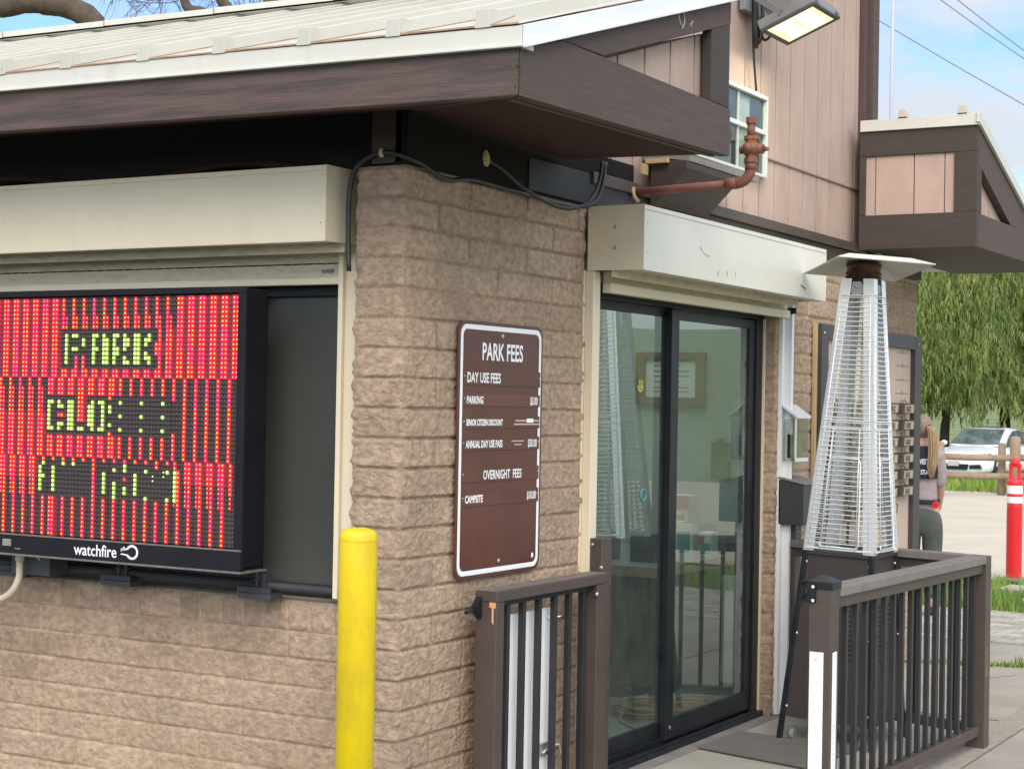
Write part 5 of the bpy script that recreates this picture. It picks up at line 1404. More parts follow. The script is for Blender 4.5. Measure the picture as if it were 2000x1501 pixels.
# ------------------------------------------------------------------ floodlight
fl = thing('floodlight', 'lit grey led floodlight on the siding above the heater', 'floodlight', (.18, 3.25, 3.45))
oc = Vector((.245, 3.00, 3.395)); ex = Vector((.93, 0, .37)).normalized(); ey = Vector((0, 1, 0)); en = ex.cross(ey).normalized()
if en.z > 0: en = -en                                   # facing down and out
def FP(a, b, n): return oc + ex * a + ey * b + en * n
def fbox(mb, a0, a1, b0, b1, n0, n1, mi=0):
    vs = [FP(a, b, n) for n in (n0, n1) for b in (b0, b1) for a in (a0, a1)]
    mb.add(vs, [(0, 2, 3, 1), (4, 5, 7, 6), (0, 1, 5, 4), (2, 6, 7, 3), (0, 4, 6, 2), (1, 3, 7, 5)], mi)
A_, B_ = .145, .175
mb = MB(); fbox(mb, -A_, A_, -B_, B_, -.05, -.004); fbox(mb, -A_ * .7, A_ * .7, -B_ * .75, B_ * .75, -.11, -.05)
for k in range(9): fbox(mb, -A_ * .6, A_ * .6, -B_ * .7 + k * .030, -B_ * .7 + k * .030 + .006, -.135, -.11)
build('body', mb, M['floodgrey'], fl, bevel=.004)
mb = MB(); w0 = .022
fbox(mb, -A_, A_, -B_, -B_ + w0, -.004, .008); fbox(mb, -A_, A_, B_ - w0, B_, -.004, .008); fbox(mb, -A_, -A_ + w0, -B_ + w0, B_ - w0, -.004, .008); fbox(mb, A_ - w0, A_, -B_ + w0, B_ - w0, -.004, .008)
for b in (-B_ * .8, B_ * .8): fbox(mb, A_ - .004, A_ + .008, b - .015, b + .015, -.02, .012)
build('bezel', mb, mat('dark bezel', (.07, .065, .06), .5), fl, bevel=.003)
mb = MB(); fbox(mb, -A_ + w0, A_ - w0, -B_ + w0, B_ - w0, -.002, .002); ln = build('lens', mb, M['lens'], fl)
mb = MB()
for a in (-.052, .052):
    for b in (-.068, .068): fbox(mb, a - .040, a + .040, b - .052, b + .052, .0022, .0035)
build('led_cell', mb, M['ledpanel'], ln)
mb = MB(); mb.box(-.012, .02, 2.86, 3.14, 3.46, 3.66); mb.bar((.0, 2.90, 3.56), FP(-.02, -B_ - .006, -.03), .006, .035); mb.bar((.0, 3.10, 3.56), FP(-.02, B_ + .006, -.03), .006, .035); build('yoke', mb, M['floodgrey'], fl, bevel=.002)
ld = bpy.data.lights.new('floodlight_light', 'AREA'); ld.shape = 'RECTANGLE'; ld.size = .24; ld.size_y = .3; ld.energy = 4; ld.color = (1, .93, .66)
lo = bpy.data.objects.new('floodlight_light', ld); COL.objects.link(lo); lo.parent = fl
lo.location = oc + en * .02 - Vector(fl.location); lo.rotation_euler = en.to_track_quat('-Z', 'Y').to_euler()
mb = MB()
mb.tube(smooth_path([(.02, 2.93, 3.75), (.03, 2.94, 3.55), (.03, 2.95, 3.42), (.03, 2.965, 3.34), (.03, 2.975, 3.30), (.03, 2.985, 3.36), (.025, 2.98, 3.5), (.02, 2.96, 3.75)]), .012, 7)
mb.tube(smooth_path([(.04, 2.97, 3.75), (.05, 3.0, 3.5), (.05, 2.99, 3.36), (.04, 2.965, 3.32), (.035, 2.95, 3.45), (.03, 2.93, 3.7)]), .010, 7)
mb.tube(smooth_path([(.02, 2.96, 3.55), (.012, 2.975, 3.4), (.006, 3.01, 3.25), (.004, 3.05, 3.10)]), .006, 7)
mb.tube(smooth_path([(.06, 2.98, 3.70), (.08, 3.06, 3.48), (.07, 3.07, 3.38), (.05, 3.02, 3.34), (.04, 2.98, 3.42)]), .007, 7)
o = build('cable_bundle', mb, M['cable']); tag(o, 'bundle of black cable hanging left of the floodlight down to the upper window', 'cable')

# ------------------------------------------------------------------ door mat
mb = MB(); mb.prism([(.036, 2.40), (.60, 2.26), (.66, 2.80), (.05, 2.855)], 'z', .004, .016)
o = build('door_mat', mb, M['mat'], None, bevel=.004); tag(o, 'worn grey rubber mat on the concrete under the heater', 'door mat')

# ------------------------------------------------------------------ inside the booth, seen through the door glass
dk = thing('desk', 'desk with an oak edge and dark panelled front behind the door glass', 'desk', (-1.6, 3.6, .012))
mb = MB(); mb.box(-2.9, -.56, 3.20, 4.5, .70, .725); build('top', mb, M['desktop'], dk, bevel=.002)
mb = MB(); mb.box(-2.9, -.545, 3.18, 3.20, .672, .7255); mb.box(-.56, -.545, 3.20, 4.5, .672, .7255); build('edge_band', mb, M['deskwood'], dk, bevel=.002)
mb = MB(); mb.box(-2.9, -.62, 3.26, 3.29, .10, .70); mb.box(-.65, -.62, 3.29, 4.45, .10, .70); build('front_panel', mb, M['deskfront'], dk)
nf = thing('framed_notice', 'white notice in a wide oak frame on the wall inside the booth', 'framed notice', (-1.3, 4.88, 1.7))
X0, X1, Z0, Z1 = -1.51, -1.045, 1.562, 1.885
mb = MB(); mb.box(X0, X1, 4.862, 4.898, Z0, Z0 + .045); mb.box(X0, X1, 4.862, 4.898, Z1 - .04, Z1); mb.box(X0, X0 + .06, 4.862, 4.898, Z0 + .045, Z1 - .04); mb.box(X1 - .06, X1, 4.862, 4.898, Z0 + .045, Z1 - .04); build('frame', mb, M['frameoak'], nf, bevel=.003)
mb = MB(); mb.box(X0 + .06, X1 - .06, 4.885, 4.895, Z0 + .045, Z1 - .04); pp_ = build('paper', mb, M['paper'], nf)
mb = MB()
for k, z in enumerate((1.83, 1.80, 1.765, 1.735, 1.70, 1.665, 1.64)): mb.box(X0 + .11, X1 - (.11 + .06 * (k % 3 == 1)), 4.883, 4.8845, z, z + (.008 if k == 0 else .004))
build('print_lines', mb, M['ink'], pp_)
mb = MB()
for cx, cy, n in ((-.50, 2.95, 9), (-.30, 3.05, 12)):
    pts = []
    for k in range(n * 14):
        a = 2 * math.pi * k / 14; rr = .12 + .05 * math.sin(k * .37) + .02 * rng.rand()
        pts.append((cx + rr * math.cos(a) * .8, cy + rr * math.sin(a), .025 + .0004 * k + .018 * math.sin(k * .23)))
    mb.tube(pts, .0055, 5)
mb.tube(smooth_path([(-.22, 2.3, .02), (-.25, 2.5, .02), (-.5, 2.7, .02), (-.6, 2.9, .05)]), .0055, 5)
o = build('extension_cord', mb, M['orange']); tag(o, 'tangled orange extension cord on the floor behind the door glass', 'cord')
def box_item(name, b, m, label, cat, extra=None):
    t = thing(name, label, cat, ((b[0] + b[1]) / 2, (b[2] + b[3]) / 2, b[4]))
    mb = MB(); mb.box(*b); build('body', mb, m, t, bevel=.003)
    for nm, bb, mm in (extra or []):
        mb = MB(); mb.box(*bb); build(nm, mb, mm, t)
    return t
box_item('card_box', (-1.02, -.86, 4.25, 4.40, .7258, 1.04), M['paper'], 'white and red leaflet box on the far end of the desk inside', 'leaflet box', [('red_band', (-1.021, -.859, 4.246, 4.2495, .96, 1.04), M['redprint']), ('green_print', (-1.0, -.88, 4.246, 4.2495, .80, .93), M['greenprint'])])
box_item('leaflet_stand', (-.80, -.70, 3.95, 3.98, .7258, .90), M['paper'], 'small upright leaflet stand at the desk corner inside', 'leaflet stand', [('print', (-.79, -.71, 3.946, 3.949, .74, .86), M['teal'])])
box_item('pen_cup', (-1.02, -.93, 3.45, 3.53, .7258, .84), M['black'], 'black pen cup near the front edge of the desk inside', 'pen cup')
box_item('card_reader', (-.82, -.68, 3.42, 3.52, .7258, .80), M['black'], 'black card reader on the desk just left of the door stile', 'card reader', [('screen', (-.83, -.72, 3.44, 3.46, .80, .86), M['greybox']), ('cable_hood', (-.70, -.66, 3.42, 3.50, .80, .875), M['black'])])
box_item('display_case', (-.66, -.585, 3.95, 4.05, .7258, .86), M['paper'], 'small white card display on the desk end nearest the glass', 'card display', [('blue_print', (-.655, -.59, 3.946, 3.949, .74, .80), M['teal']), ('brown_print', (-.655, -.625, 3.944, 3.9455, .80, .84), M['redprint'])])
box_item('clear_bin', (-.93, -.83, 4.10, 4.20, .7258, .90), M['curtain'], 'pale paper tray on the desk behind the small leaflet stand', 'paper tray')
box_item('round_badge', (-.96, -.84, 4.60, 4.62, .7258, .86), mat('grey badge', (.16, .17, .16), .6), 'grey square badge holder at the back of the desk inside', 'badge holder')
box_item('name_card', (-1.35, -1.24, 3.30, 3.32, .7258, .775), M['white'], 'small white card standing on the desk edge inside', 'card')
box_item('bag', (-.75, -.6, 4.2, 4.5, .7258, .83), M['black'], 'black bag lying at the far right end of the desk inside', 'bag')
box_item('wall_clipboard', (-1.00, -.88, 4.885, 4.897, 1.12, 1.34), mat('olive board', (.10, .10, .05), .7), 'dark olive clipboard hanging on the inside wall below the framed notice', 'clipboard', [('clip', (-.965, -.915, 4.88, 4.8845, 1.325, 1.36), M['metal'])])
box_item('easel_board', (-.56, -.36, 4.05, 4.08, .03, .62), M['paper'], 'white board leaning beside the desk inside the booth', 'board')

# ------------------------------------------------------------------ visitor services person
def skin_body(name, verts, edges, mats, parent, lev=2, root=0):
    me = bpy.data.meshes.new(name); me.from_pydata([v[0] for v in verts], edges, []); me.update()
    o = link(name, me, parent)
    if not me.skin_vertices: 
        lay = o.modifiers.new('skin', 'SKIN')
    else:
        lay = o.modifiers.new('skin', 'SKIN')
    lay.use_smooth_shade = True
    if not me.skin_vertices:
        bmx = bmesh.new(); bmx.from_mesh(me); bmx.verts.layers.skin.verify(); bmx.to_mesh(me); bmx.free()
    for i, v in enumerate(verts):
        sv = me.skin_vertices[0].data[i]
        sv.radius = v[1] if isinstance(v[1], tuple) else (v[1], v[1]); sv.use_root = (i == root)
    ss = o.modifiers.new('sub', 'SUBSURF'); ss.levels = lev; ss.render_levels = lev
    for m in (mats if isinstance(mats, list) else [mats]): me.materials.append(m)
    return o
def person():
    px, py = -.648, 8.088
    t = thing('person', 'person with blonde ponytail, mauve shirt and grey green trousers beyond the booth', 'person', (px, py, 0))
    t.rotation_euler = (0, 0, R(14)); t.scale = (.86, .90, .945)
    # body (local coordinates, faces +y, x to the right hand)
    V = [((0, 0, .86), (.125, .10)), ((0, .01, 1.0), (.115, .085)), ((0, .015, 1.15), (.135, .095)), ((0, .0, 1.27), (.14, .09)), ((0, -.005, 1.335), (.065, .06)), ((0, .015, 1.40), (.052, .052)), ((0, .03, 1.49), (.075, .09)), ((0, .03, 1.555), (.055, .07)),
         ((.085, 0, .80), (.09, .095)), ((.092, .01, .47), (.060, .062)), ((.095, -.01, .28), (.05, .052)), ((.095, -.02, .09), (.036, .040)), ((.10, .07, .035), (.036, .03)), ((.105, .14, .03), (.03, .022)),
         ((-.085, 0, .80), (.09, .095)), ((-.095, .02, .47), (.060, .062)), ((-.10, .0, .28), (.05, .052)), ((-.10, -.01, .09), (.036, .040)), ((-.105, .08, .035), (.036, .03)), ((-.11, .15, .03), (.03, .022)),
         ((.150, 0, 1.29), (.050, .055)), ((.165, .02, 1.05), (.037, .04)), ((.145, .12, .90), (.028, .03)), ((.14, .15, .84), (.026, .02)),
         ((-.165, 0, 1.29), (.052, .055)), ((-.20, .0, 1.04), (.037, .04)), ((-.165, .14, .90), (.028, .03)), ((-.14, .19, .88), (.026, .02))]
    Ed = [(0, 1), (1, 2), (2, 3), (3, 4), (4, 5), (5, 6), (6, 7), (0, 8), (8, 9), (9, 10), (10, 11), (11, 12), (12, 13), (0, 14), (14, 15), (15, 16), (16, 17), (17, 18), (18, 19), (3, 20), (20, 21), (21, 22), (22, 23), (3, 24), (24, 25), (25, 26), (26, 27)]
    skin_body('body', V, Ed, M['skin'], t)
    k = 1.13
    Vt = [(V[i][0], (V[i][1][0] * k, V[i][1][1] * k)) for i in (1, 2, 3, 4, 20, 21, 24, 25)]
    Vt[0] = ((0, .0, .79), (.168, .140)); Vt[3] = ((0, -.005, 1.345), (.062, .058))
    Vt[5] = ((.160, .015, 1.02), (.047, .052)); Vt[7] = ((-.188, 0, 1.12), (.052, .056))
    Vt.append(((0, .01, 1.02), (.135, .105)))
    skin_body('shirt', Vt, [(0, 8), (8, 1), (1, 2), (2, 3), (2, 4), (4, 5), (2, 6), (6, 7)], M['shirt'], t)
    Vp = [((0, 0, .90), (.147, .118)), ((0, -.005, .82), (.150, .128)), ((.09, -.005, .70), (.105, .112)), ((.095, .01, .45), (.082, .085)), ((.098, -.01, .12), (.070, .075)), ((-.09, -.005, .70), (.105, .112)), ((-.098, .02, .45), (.082, .085)), ((-.102, 0, .12), (.070, .075))]
    pt = skin_body('trousers', Vp, [(0, 1), (1, 2), (2, 3), (3, 4), (1, 5), (5, 6), (6, 7)], M['pants'], t)
    mb = MB(); mb.lathe([(.153, .895), (.156, .90), (.156, .928), (.153, .933)], (0, 0, 0), 24, cap=False); mb.v = [(x * 1.0, y * .83, z) for x, y, z in mb.v]; build('belt', mb, M['shirtblack'], t, local=True)
    for sx in (.102, -.106): 
        mb = MB(); mb.ball((sx, .045, .04), .05, 10, 0, (.95, 2.6, .9)); build('shoe', mb, M['shoe'], t, local=True)
    # black back print panel, follows the back
    mb = MB(); nx, nz = 14, 8
    def back(u, z): 
        x = u * .135; w_ = .155
        return (x, .002 - .108 * math.sqrt(max(0, 1 - (x / (w_ * 1.06)) ** 2)) - .008 * (1 - abs(z - 1.22) / .12), z)
    for i in range(nx):
        for j in range(nz):
            u0, u1 = -1 + 2 * i / nx, -1 + 2 * (i + 1) / nx; za, zb = 1.10 + .26 * j / nz, 1.10 + .26 * (j + 1) / nz
            mb.quad(back(u0, za), back(u1, za), back(u1, zb), back(u0, zb))
    pnl = build('back_panel', mb, M['shirtblack'], t, local=True)
    mb = MB()
    for txt, z, sz, xs_t in (('VISITOR', 1.215, .062, .62), ('STAFF', 1.135, .052, .86)):
        vs, fs = text_mb(txt, sz, xs_t, .0012, 'CENTER')
        mb.add([(lambda q: (q[0], q[1] - .006, q[2]))(back(x / .135, z + y)) for x, y, _ in [(q[0] * .86 + .040, q[1], 0) for q in vs]], fs)
    build('print', mb, M['whitemark'], pnl, local=True)
    # head details and hair
    mb = MB(); mb.ball((0, .022, 1.505), .1, 20, 0, (.86, 1.02, 1.08))
    for i, (x, y, z) in enumerate(mb.v):
        if y > .075: mb.v[i] = (x * .9, .075 + (y - .075) * .1, z)
        if z < 1.44: mb.v[i] = (x * .8, y * .6 - .02, 1.44 + (z - 1.44) * .6)
    hr = build('hair', mb, M['hairdark'], t, local=True)
    mb = MB()
    for i in range(46):
        a = rng.uniform(0, 6.28); rr = rng.uniform(0, 1) ** .5
        ox, oy = .030 * rr * math.cos(a), .022 * rr * math.sin(a)
        mb.tube(smooth_path([(.055 + ox * .4, -.075 + oy * .4, 1.505), (.075 + ox, -.115 + oy, 1.50 + .01 * rng.rand()), (.090 + ox * 1.1, -.125 + oy, 1.42), (.093 + ox * 1.2, -.128 + oy, 1.30), (.085 + ox * .9 + rng.normal(0, .006), -.130 + oy * .6, 1.20), (.080 + ox * .4 + rng.normal(0, .006), -.128, 1.13 + rng.uniform(-.04, .05))], 3), [.011] * 12 + [.010, .008, .005, .002], 5)
    build('ponytail', mb, M['hair'], hr, local=True)
    mb = MB(); mb.tube([(.055 + .018 * math.cos(a), -.088 + .01 * math.sin(a), 1.507 + .02 * math.sin(a)) for a in np.linspace(0, 6.28, 12)], .006, 6); build('hair_tie', mb, M['shirtblack'], hr, local=True)
    for sx in (1, -1):
        mb = MB(); mb.ball((sx * .083, .03, 1.485), .022, 8, 0, (.35, .7, 1)); build('ear', mb, M['skin'], t, local=True)
    mb = MB(); mb.ball((0, .125, 1.475), .016, 8, 0, (.8, 1, 1.3)); mb.ball((.032, .112, 1.505), .011, 8); mb.ball((-.032, .112, 1.505), .011, 8); mb.ball((0, .112, 1.437), .02, 8, 0, (1.1, .4, .3)); build('face_features', mb, M['skin'], t, local=True)
    for sx, hx, hy, hz in ((1, .14, .155, .83), (-1, -.135, .20, .875)):
        mb = MB()
        for f_, (ox, L) in enumerate(((-.024, .060), (-.008, .070), (.008, .066), (.022, .052))):
            if sx > 0: mb.tube([(hx, hy + ox, hz - .0), (hx + .004, hy + ox * 1.1, hz - L * .55), (hx - .008, hy + ox * 1.1 + .006, hz - L)], [.009, .0085, .006], 6)
            else: mb.tube([(hx, hy, hz + ox), (hx + .02, hy + L * .55, hz + ox), (hx + .03, hy + L * .9, hz + ox - .01)], [.009, .0085, .006], 6)
        mb.tube([(hx, hy + .02, hz + .02), (hx - .012 * sx, hy + .038, hz - .005), (hx - .015 * sx, hy + .045, hz - .03)], [.010, .009, .006], 6)
        build('fingers', mb, M['skin'], t, local=True)
    return t
person()
rx = thing('red_item', 'small red item held beside the hip of the ponytailed person', 'item', (-.52, 8.02, .83))
mb = MB(); mb.prism([(-.545, .825), (-.505, .82), (-.495, .855), (-.52, .875), (-.55, .86)], 'y', 8.01, 8.03); build('body', mb, M['red'], rx, bevel=.004)

# ------------------------------------------------------------------ delineator post
dl = thing('delineator_post', 'red delineator post with white bands and a loop handle on the gravel edge', 'delineator', (-.772, 11.44, 0))
mb = MB(); c_ = (-.772, 11.44, 0)
mb.lathe([(.072, 0), (.072, .67), (.074, .672)], c_, 24); mb.lathe([(.070, .672), (.070, .74)], c_, 24); mb.lathe([(.071, .79), (.071, .825)], c_, 24)
mb.lathe([(.075, .905), (.075, .945), (.062, .965), (.045, .975)], c_, 24)
mb.box(c_[0] - .052, c_[0] - .026, c_[1] - .025, c_[1] + .025, .97, 1.085); mb.box(c_[0] + .026, c_[0] + .052, c_[1] - .025, c_[1] + .025, .97, 1.085); mb.box(c_[0] - .052, c_[0] + .052, c_[1] - .028, c_[1] + .028, 1.075, 1.115); mb.lathe([(.045, 1.112), (.035, 1.15), (.032, 1.165), (.015, 1.172)], c_, 16)
mb.v = [(x, y, z * .965) for x, y, z in mb.v]; build('tube', mb, M['red'], dl, bevel=.003)
mb = MB(); mb.lathe([(.0725, .735), (.0725, .795)], c_, 24, cap=False); mb.lathe([(.0725, .825), (.0725, .905)], c_, 24, cap=False); mb.v = [(x, y, z * .965) for x, y, z in mb.v]; build('reflective_band', mb, M['reflect'], dl)
mb = MB(); mb.lathe([(.17, 0), (.17, .02), (.08, .04)], c_, 8, smooth=False); bs_ = build('base', mb, M['greyedge'], dl); bs_.scale = (1, 1, .3)

# ------------------------------------------------------------------ log fence
fn = thing('log_fence', 'weathered log rail fence in front of the white car', 'fence', (-5.3, 27.2, 0))
fp = [(-13.2, 22.7), (-9.6, 24.8), (-5.97, 26.92), (-4.74, 27.62), (-1.2, 29.7), (2.4, 31.8)]
for i, (x, y) in enumerate(fp):
    mb = MB(); hh = (1.0, 1.0, .98, 1.10, 1.02, 1.0)[i]
    mb.lathe([(.10, -.1), (.098, hh - .03), (.085, hh), (.02, hh + .01)], (x, y, 0), 12); build('post', mb, M['log'], fn)
mb = MB(); mb.lathe([(.075, -.1), (.072, .96), (.02, .98)], (-5.02, 27.75, 0), 12); build('post', mb, M['log'], fn)
for (a, b) in zip(fp[:-1], fp[1:]):
    for z in (.70, .36):
        mb = MB(); mb.tube([(a[0], a[1], z + .01), ((a[0] + b[0]) / 2, (a[1] + b[1]) / 2, z - .005), (b[0], b[1], z + .005)], .062, 10); build('rail', mb, M['log'], fn)

# ------------------------------------------------------------------ white sedan
def sedan():
    t = thing('parked_car', 'white sedan parked facing the log fence under the pepper trees', 'car', (-9.38, 43.35, -.31))
    # local: y forward = -y in world; front bumper at y=-2.35, x right in picture
    def loft(stations, name, m, sub=1, par=t):
        """stations: (y, [(x,z)...half profile from bottom centre to top centre])"""
        vs, fs = [], []; n = len(stations[0][1])
        for y, pr_ in stations:
            vs += [(x, y, z) for x, z in pr_]
        for i in range(len(stations) - 1):
            for j in range(n - 1): fs.append((i * n + j, i * n + j + 1, (i + 1) * n + j + 1, (i + 1) * n + j))
        fs.append(tuple(range(n))[::-1]); fs.append(tuple((len(stations) - 1) * n + j for j in range(n)))
        mbx = MB(); mbx.add(vs, fs, 0, True); mbx.add([(-x, y, z) for x, y, z in vs], [f[::-1] for f in fs], 0, True)
        o = build(name, mbx, m, par, local=True)
        wd = o.modifiers.new('weld', 'WELD'); wd.merge_threshold = .004
        ss = o.modifiers.new('sub', 'SUBSURF'); ss.levels = sub; ss.render_levels = sub
        return o
    def pr(wd, zb, zm, zt, crown): return [(0, zb), (wd * .9, zb), (wd, zb + .12), (wd * 1.0, zm), (wd * .96, zt - .05), (wd * .86, zt), (wd * .45, zt + crown * .8), (0, zt + crown)]
    st = [(-2.36, pr(.60, .25, .42, .60, .02)), (-2.30, pr(.76, .20, .45, .66, .03)), (-2.10, pr(.87, .18, .50, .72, .05)), (-1.6, pr(.915, .18, .52, .81, .06)), (-.95, pr(.92, .18, .54, .90, .07)), (0, pr(.92, .18, .55, .92, .03)), (1.2, pr(.92, .18, .56, .95, .03)), (1.7, pr(.91, .2, .58, .98, .04)), (2.2, pr(.86, .25, .60, .97, .03)), (2.38, pr(.74, .32, .60, .88, .02))]
    body = loft(st, 'body', M['carpaint'])
    def gp(w0, w1, z0, z1): return [(0, z0), (w0, z0), (w0 * .99, z0 + .03), (w1 + (w0 - w1) * .35, z0 + (z1 - z0) * .6), (w1, z1 - .04), (w1 * .8, z1), (0, z1 + .02)]
    cab = [(-1.02, gp(.76, .74, .90, .94)), (-.55, gp(.80, .70, .92, 1.20)), (-.18, gp(.80, .64, .92, 1.40)), (.35, gp(.80, .62, .93, 1.45)), (.9, gp(.80, .62, .94, 1.42)), (1.35, gp(.78, .64, .95, 1.26)), (1.85, gp(.74, .68, .97, 1.02))]
    loft(cab, 'roof', M['carpaint'])
    mb = MB()                                   # windscreen
    a = [(-.665, -.93, .965), (.665, -.93, .965), (.60, -.245, 1.365), (-.60, -.245, 1.365)]
    n = 8; vs = []; fs = []
    for j in range(n + 1):
        v = j / n
        for i in range(n + 1):
            u = -1 + 2 * i / n; hwid = .70 + (.585 - .70) * v
            vs.append((u * hwid, -.98 + .74 * v - .10 * (1 - u * u) + .055, .975 + .405 * v + .012 + .02 * math.sin(v * 3.14)))
    for j in range(n):
        for i in range(n): fs.append((j * (n + 1) + i, j * (n + 1) + i + 1, (j + 1) * (n + 1) + i + 1, (j + 1) * (n + 1) + i))
    mb.add(vs, fs, 0, True); build('windscreen', mb, M['carglass'], t, local=True)
    for sx in (1, -1):
        mb = MB(); X = lambda z: sx * (.822 - (z - .94) * .33)
        poly = [(-.70, .965), (-.28, 1.20), (.10, 1.345), (.50, 1.365), (.95, 1.31), (1.28, 1.14), (1.36, 1.0), (.9, .985)]
        vs = [(X(z), y, z) for y, z in poly]; mb.add(vs, [tuple(range(len(vs)))] if sx > 0 else [tuple(range(len(vs)))[::-1]])
        build('side_window', mb, M['carglass'], t, local=True)
        mb = MB(); mb.ball((sx * 1.0, -.62, .985), .10, 12, 0, (1.05, .6, .75)); build('mirror', mb, M['carpaint'], t, local=True)
        mb = MB(); mb.box(sx * .86 - .05, sx * .86 + .05, -.64, -.58, .935, .96); build('mirror_arm', mb, M['black'], t, local=True)
        mb = MB()
        hv = [(sx * .40, -2.335, .655), (sx * .80, -2.22, .675), (sx * .885, -1.93, .715), (sx * .87, -1.99, .765), (sx * .74, -2.15, .765), (sx * .42, -2.29, .725)]
        mb.add([(x, y - .045, z) for x, y, z in hv] + [(x, y + .03, z) for x, y, z in hv], [tuple(range(6)), tuple(range(11, 5, -1))] + [(i, i + 6, (i + 1) % 6 + 6, (i + 1) % 6) for i in range(6)])
        hl = build('headlight', mb, M['lamp'], t, local=True)
        mb = MB(); mb.ball((sx * .80, -2.255, .725), .03, 8); mb.ball((sx * .86, -2.06, .735), .03, 8); build('indicator', mb, M['signal'], hl, local=True)
        mb = MB(); mb.prism([(sx * .44, .33), (sx * .76, .35), (sx * .72, .46), (sx * .44, .44)][::1 if sx > 0 else -1], 'y', -2.372, -2.25); fo = build('fog_lamp', mb, M['black'], t, local=True)
        for y in (-1.45, 1.38):
            mb = MB(); prof = [(.20, -.10), (.30, -.105), (.325, -.08), (.325, .08), (.30, .105), (.20, .10)]
            mb.lathe(prof, (0, 0, 0), 28); mb.v = [(sx * .80 + z, y + xx, .325 + yy) for xx, yy, z in mb.v]; wl = build('wheel', mb, M['tyre'], t, local=True)
            mb = MB(); mb.lathe([(.02, .08), (.20, .095), (.215, .108)], (0, 0, 0), 20, cap=False)
            mb.v = [(sx * (.80 + z), y + xx, .325 + yy) for xx, yy, z in mb.v]
            for k in range(7):
                a_ = 2 * math.pi * k / 7
                mb.bar((sx * .908, y + .03 * math.cos(a_), .325 + .03 * math.sin(a_)), (sx * .908, y + .21 * math.cos(a_), .325 + .21 * math.sin(a_)), .035, .012, up=(1, 0, 0))
            build('rim', mb, M['rim'], wl, local=True)
            mb = MB(); mb.lathe([(.345, -.03), (.36, -.03), (.36, .07), (.345, .07)], (0, 0, 0), 28, cap=False); mb.v = [(sx * (.855 + z), y + xx, .325 + yy) for xx, yy, z in mb.v]; build('wheel_arch', mb, M['black'], t, local=True)
    mb = MB(); mb.prism([(-.40, .63), (.40, .63), (.44, .72), (-.44, .72)], 'y', -2.385, -2.30); gr = build('grille', mb, M['chrome'], t, bevel=.01, local=True)
    mb = MB()
    for z in (.645, .668, .691): mb.box(-.37, .37, -2.39, -2.384, z, z + .012)
    build('grille_slot', mb, M['black'], gr, local=True)
    mb = MB(); mb.prism([(-.38, .31), (.38, .31), (.42, .46), (-.42, .46)], 'y', -2.395, -2.28); build('air_intake', mb, M['black'], t, local=True)
    mb = MB(); mb.box(-.16, .16, -2.408, -2.398, .40, .535); pl = build('number_plate', mb, M['greyedge'], t, bevel=.004, local=True)
    mb = MB(); mb.box(-.15, .15, -2.4095, -2.4085, .41, .525); build('plate_face', mb, mat('plate face', (.45, .45, .43), .5), pl, local=True)
    mb = MB(); mb.box(-.80, .80, -2.33, -2.20, .19, .225); build('lower_lip', mb, M['greyedge'], t, local=True)
    mb = MB(); mb.box(-.40, .40, -.02, .45, 1.466, 1.474); build('sunroof', mb, M['carglass'], t, local=True)
    t.rotation_euler = (0, 0, R(-6.5))
    return t
sedan()

# ------------------------------------------------------------------ trees
def leaf_tree(name, label, base, H_, rad, zlow, nst, seed, trunkpts, group, leafsz=.062):
    rs = np.random.RandomState(seed)
    t = thing(name, label, 'tree', base, group)
    mb = MB()
    for pts, r0, r1 in trunkpts:
        pts = [Vector(base) + Vector(q) for q in pts]; n = len(pts)
        mb.tube(smooth_path(pts, 4), [r0 + (r1 - r0) * i / (4 * (n - 1)) for i in range(4 * (n - 1) + 1)], 9)
    build('trunk', mb, M['darkbark'], t)
    V = []; T = []
    for s in range(nst):
        a = rs.uniform(0, 2 * math.pi); rr = rad * math.sqrt(rs.rand())
        clump = .80 + .20 * math.sin(a * 3 + seed) * math.sin(a * 5 + 1.3)
        x = rr * math.cos(a) * clump; y = rr * math.sin(a) * clump
        top = zlow + 1.0 + (H_ - zlow - 1.0) * math.sqrt(max(0, 1 - (rr / rad) ** 2)) * rs.uniform(.35, 1.0)
        L = rs.uniform(.9, 2.6) * (1.45 if rs.rand() < .3 else .8)
        lim = zlow + 1.5 * vnoise(np.array([x * 1.3 + seed]), np.array([y * .9]), seed)[0] - .62 + rs.normal(0, .14)
        drift = rs.normal(0, .30, 2); tone = rs.uniform(.6, 1.5); yel = rs.uniform(.85, 1.3)
        nl = int(L / .045)
        for k in range(nl):
            f = k / nl; z = top - L * f
            if z < lim: break
            px = x + drift[0] * f * f * 2.2 + rs.normal(0, .045); py = y + drift[1] * f * f * 2.2 + rs.normal(0, .045)
            th = rs.uniform(0, 6.28); sz = leafsz * rs.uniform(.6, 1.3)
            dx, dy = math.cos(th) * sz * .27, math.sin(th) * sz * .27
            qx, qy = rs.normal(0, .04, 2)
            V += [(px - dx, py - dy, z), (px + dx, py + dy, z), (px + qx + dx * .3, py + qy + dy * .3, z - sz * 2.6), (px + qx - dx * .3, py + qy - dy * .3, z - sz * 2.6)]
            T += [(tone * yel, tone, tone * .85)] * 4
    V = np.array(V) ; nq = len(V) // 4
    me = bpy.data.meshes.new('crown'); me.from_pydata(V.tolist(), [], np.arange(nq * 4).reshape(-1, 4).tolist()); me.materials.append(M['leaf']); me.update()
    setattr_color(me, 'tint', np.array(T))
    o = link('crown', me, t)
    return t
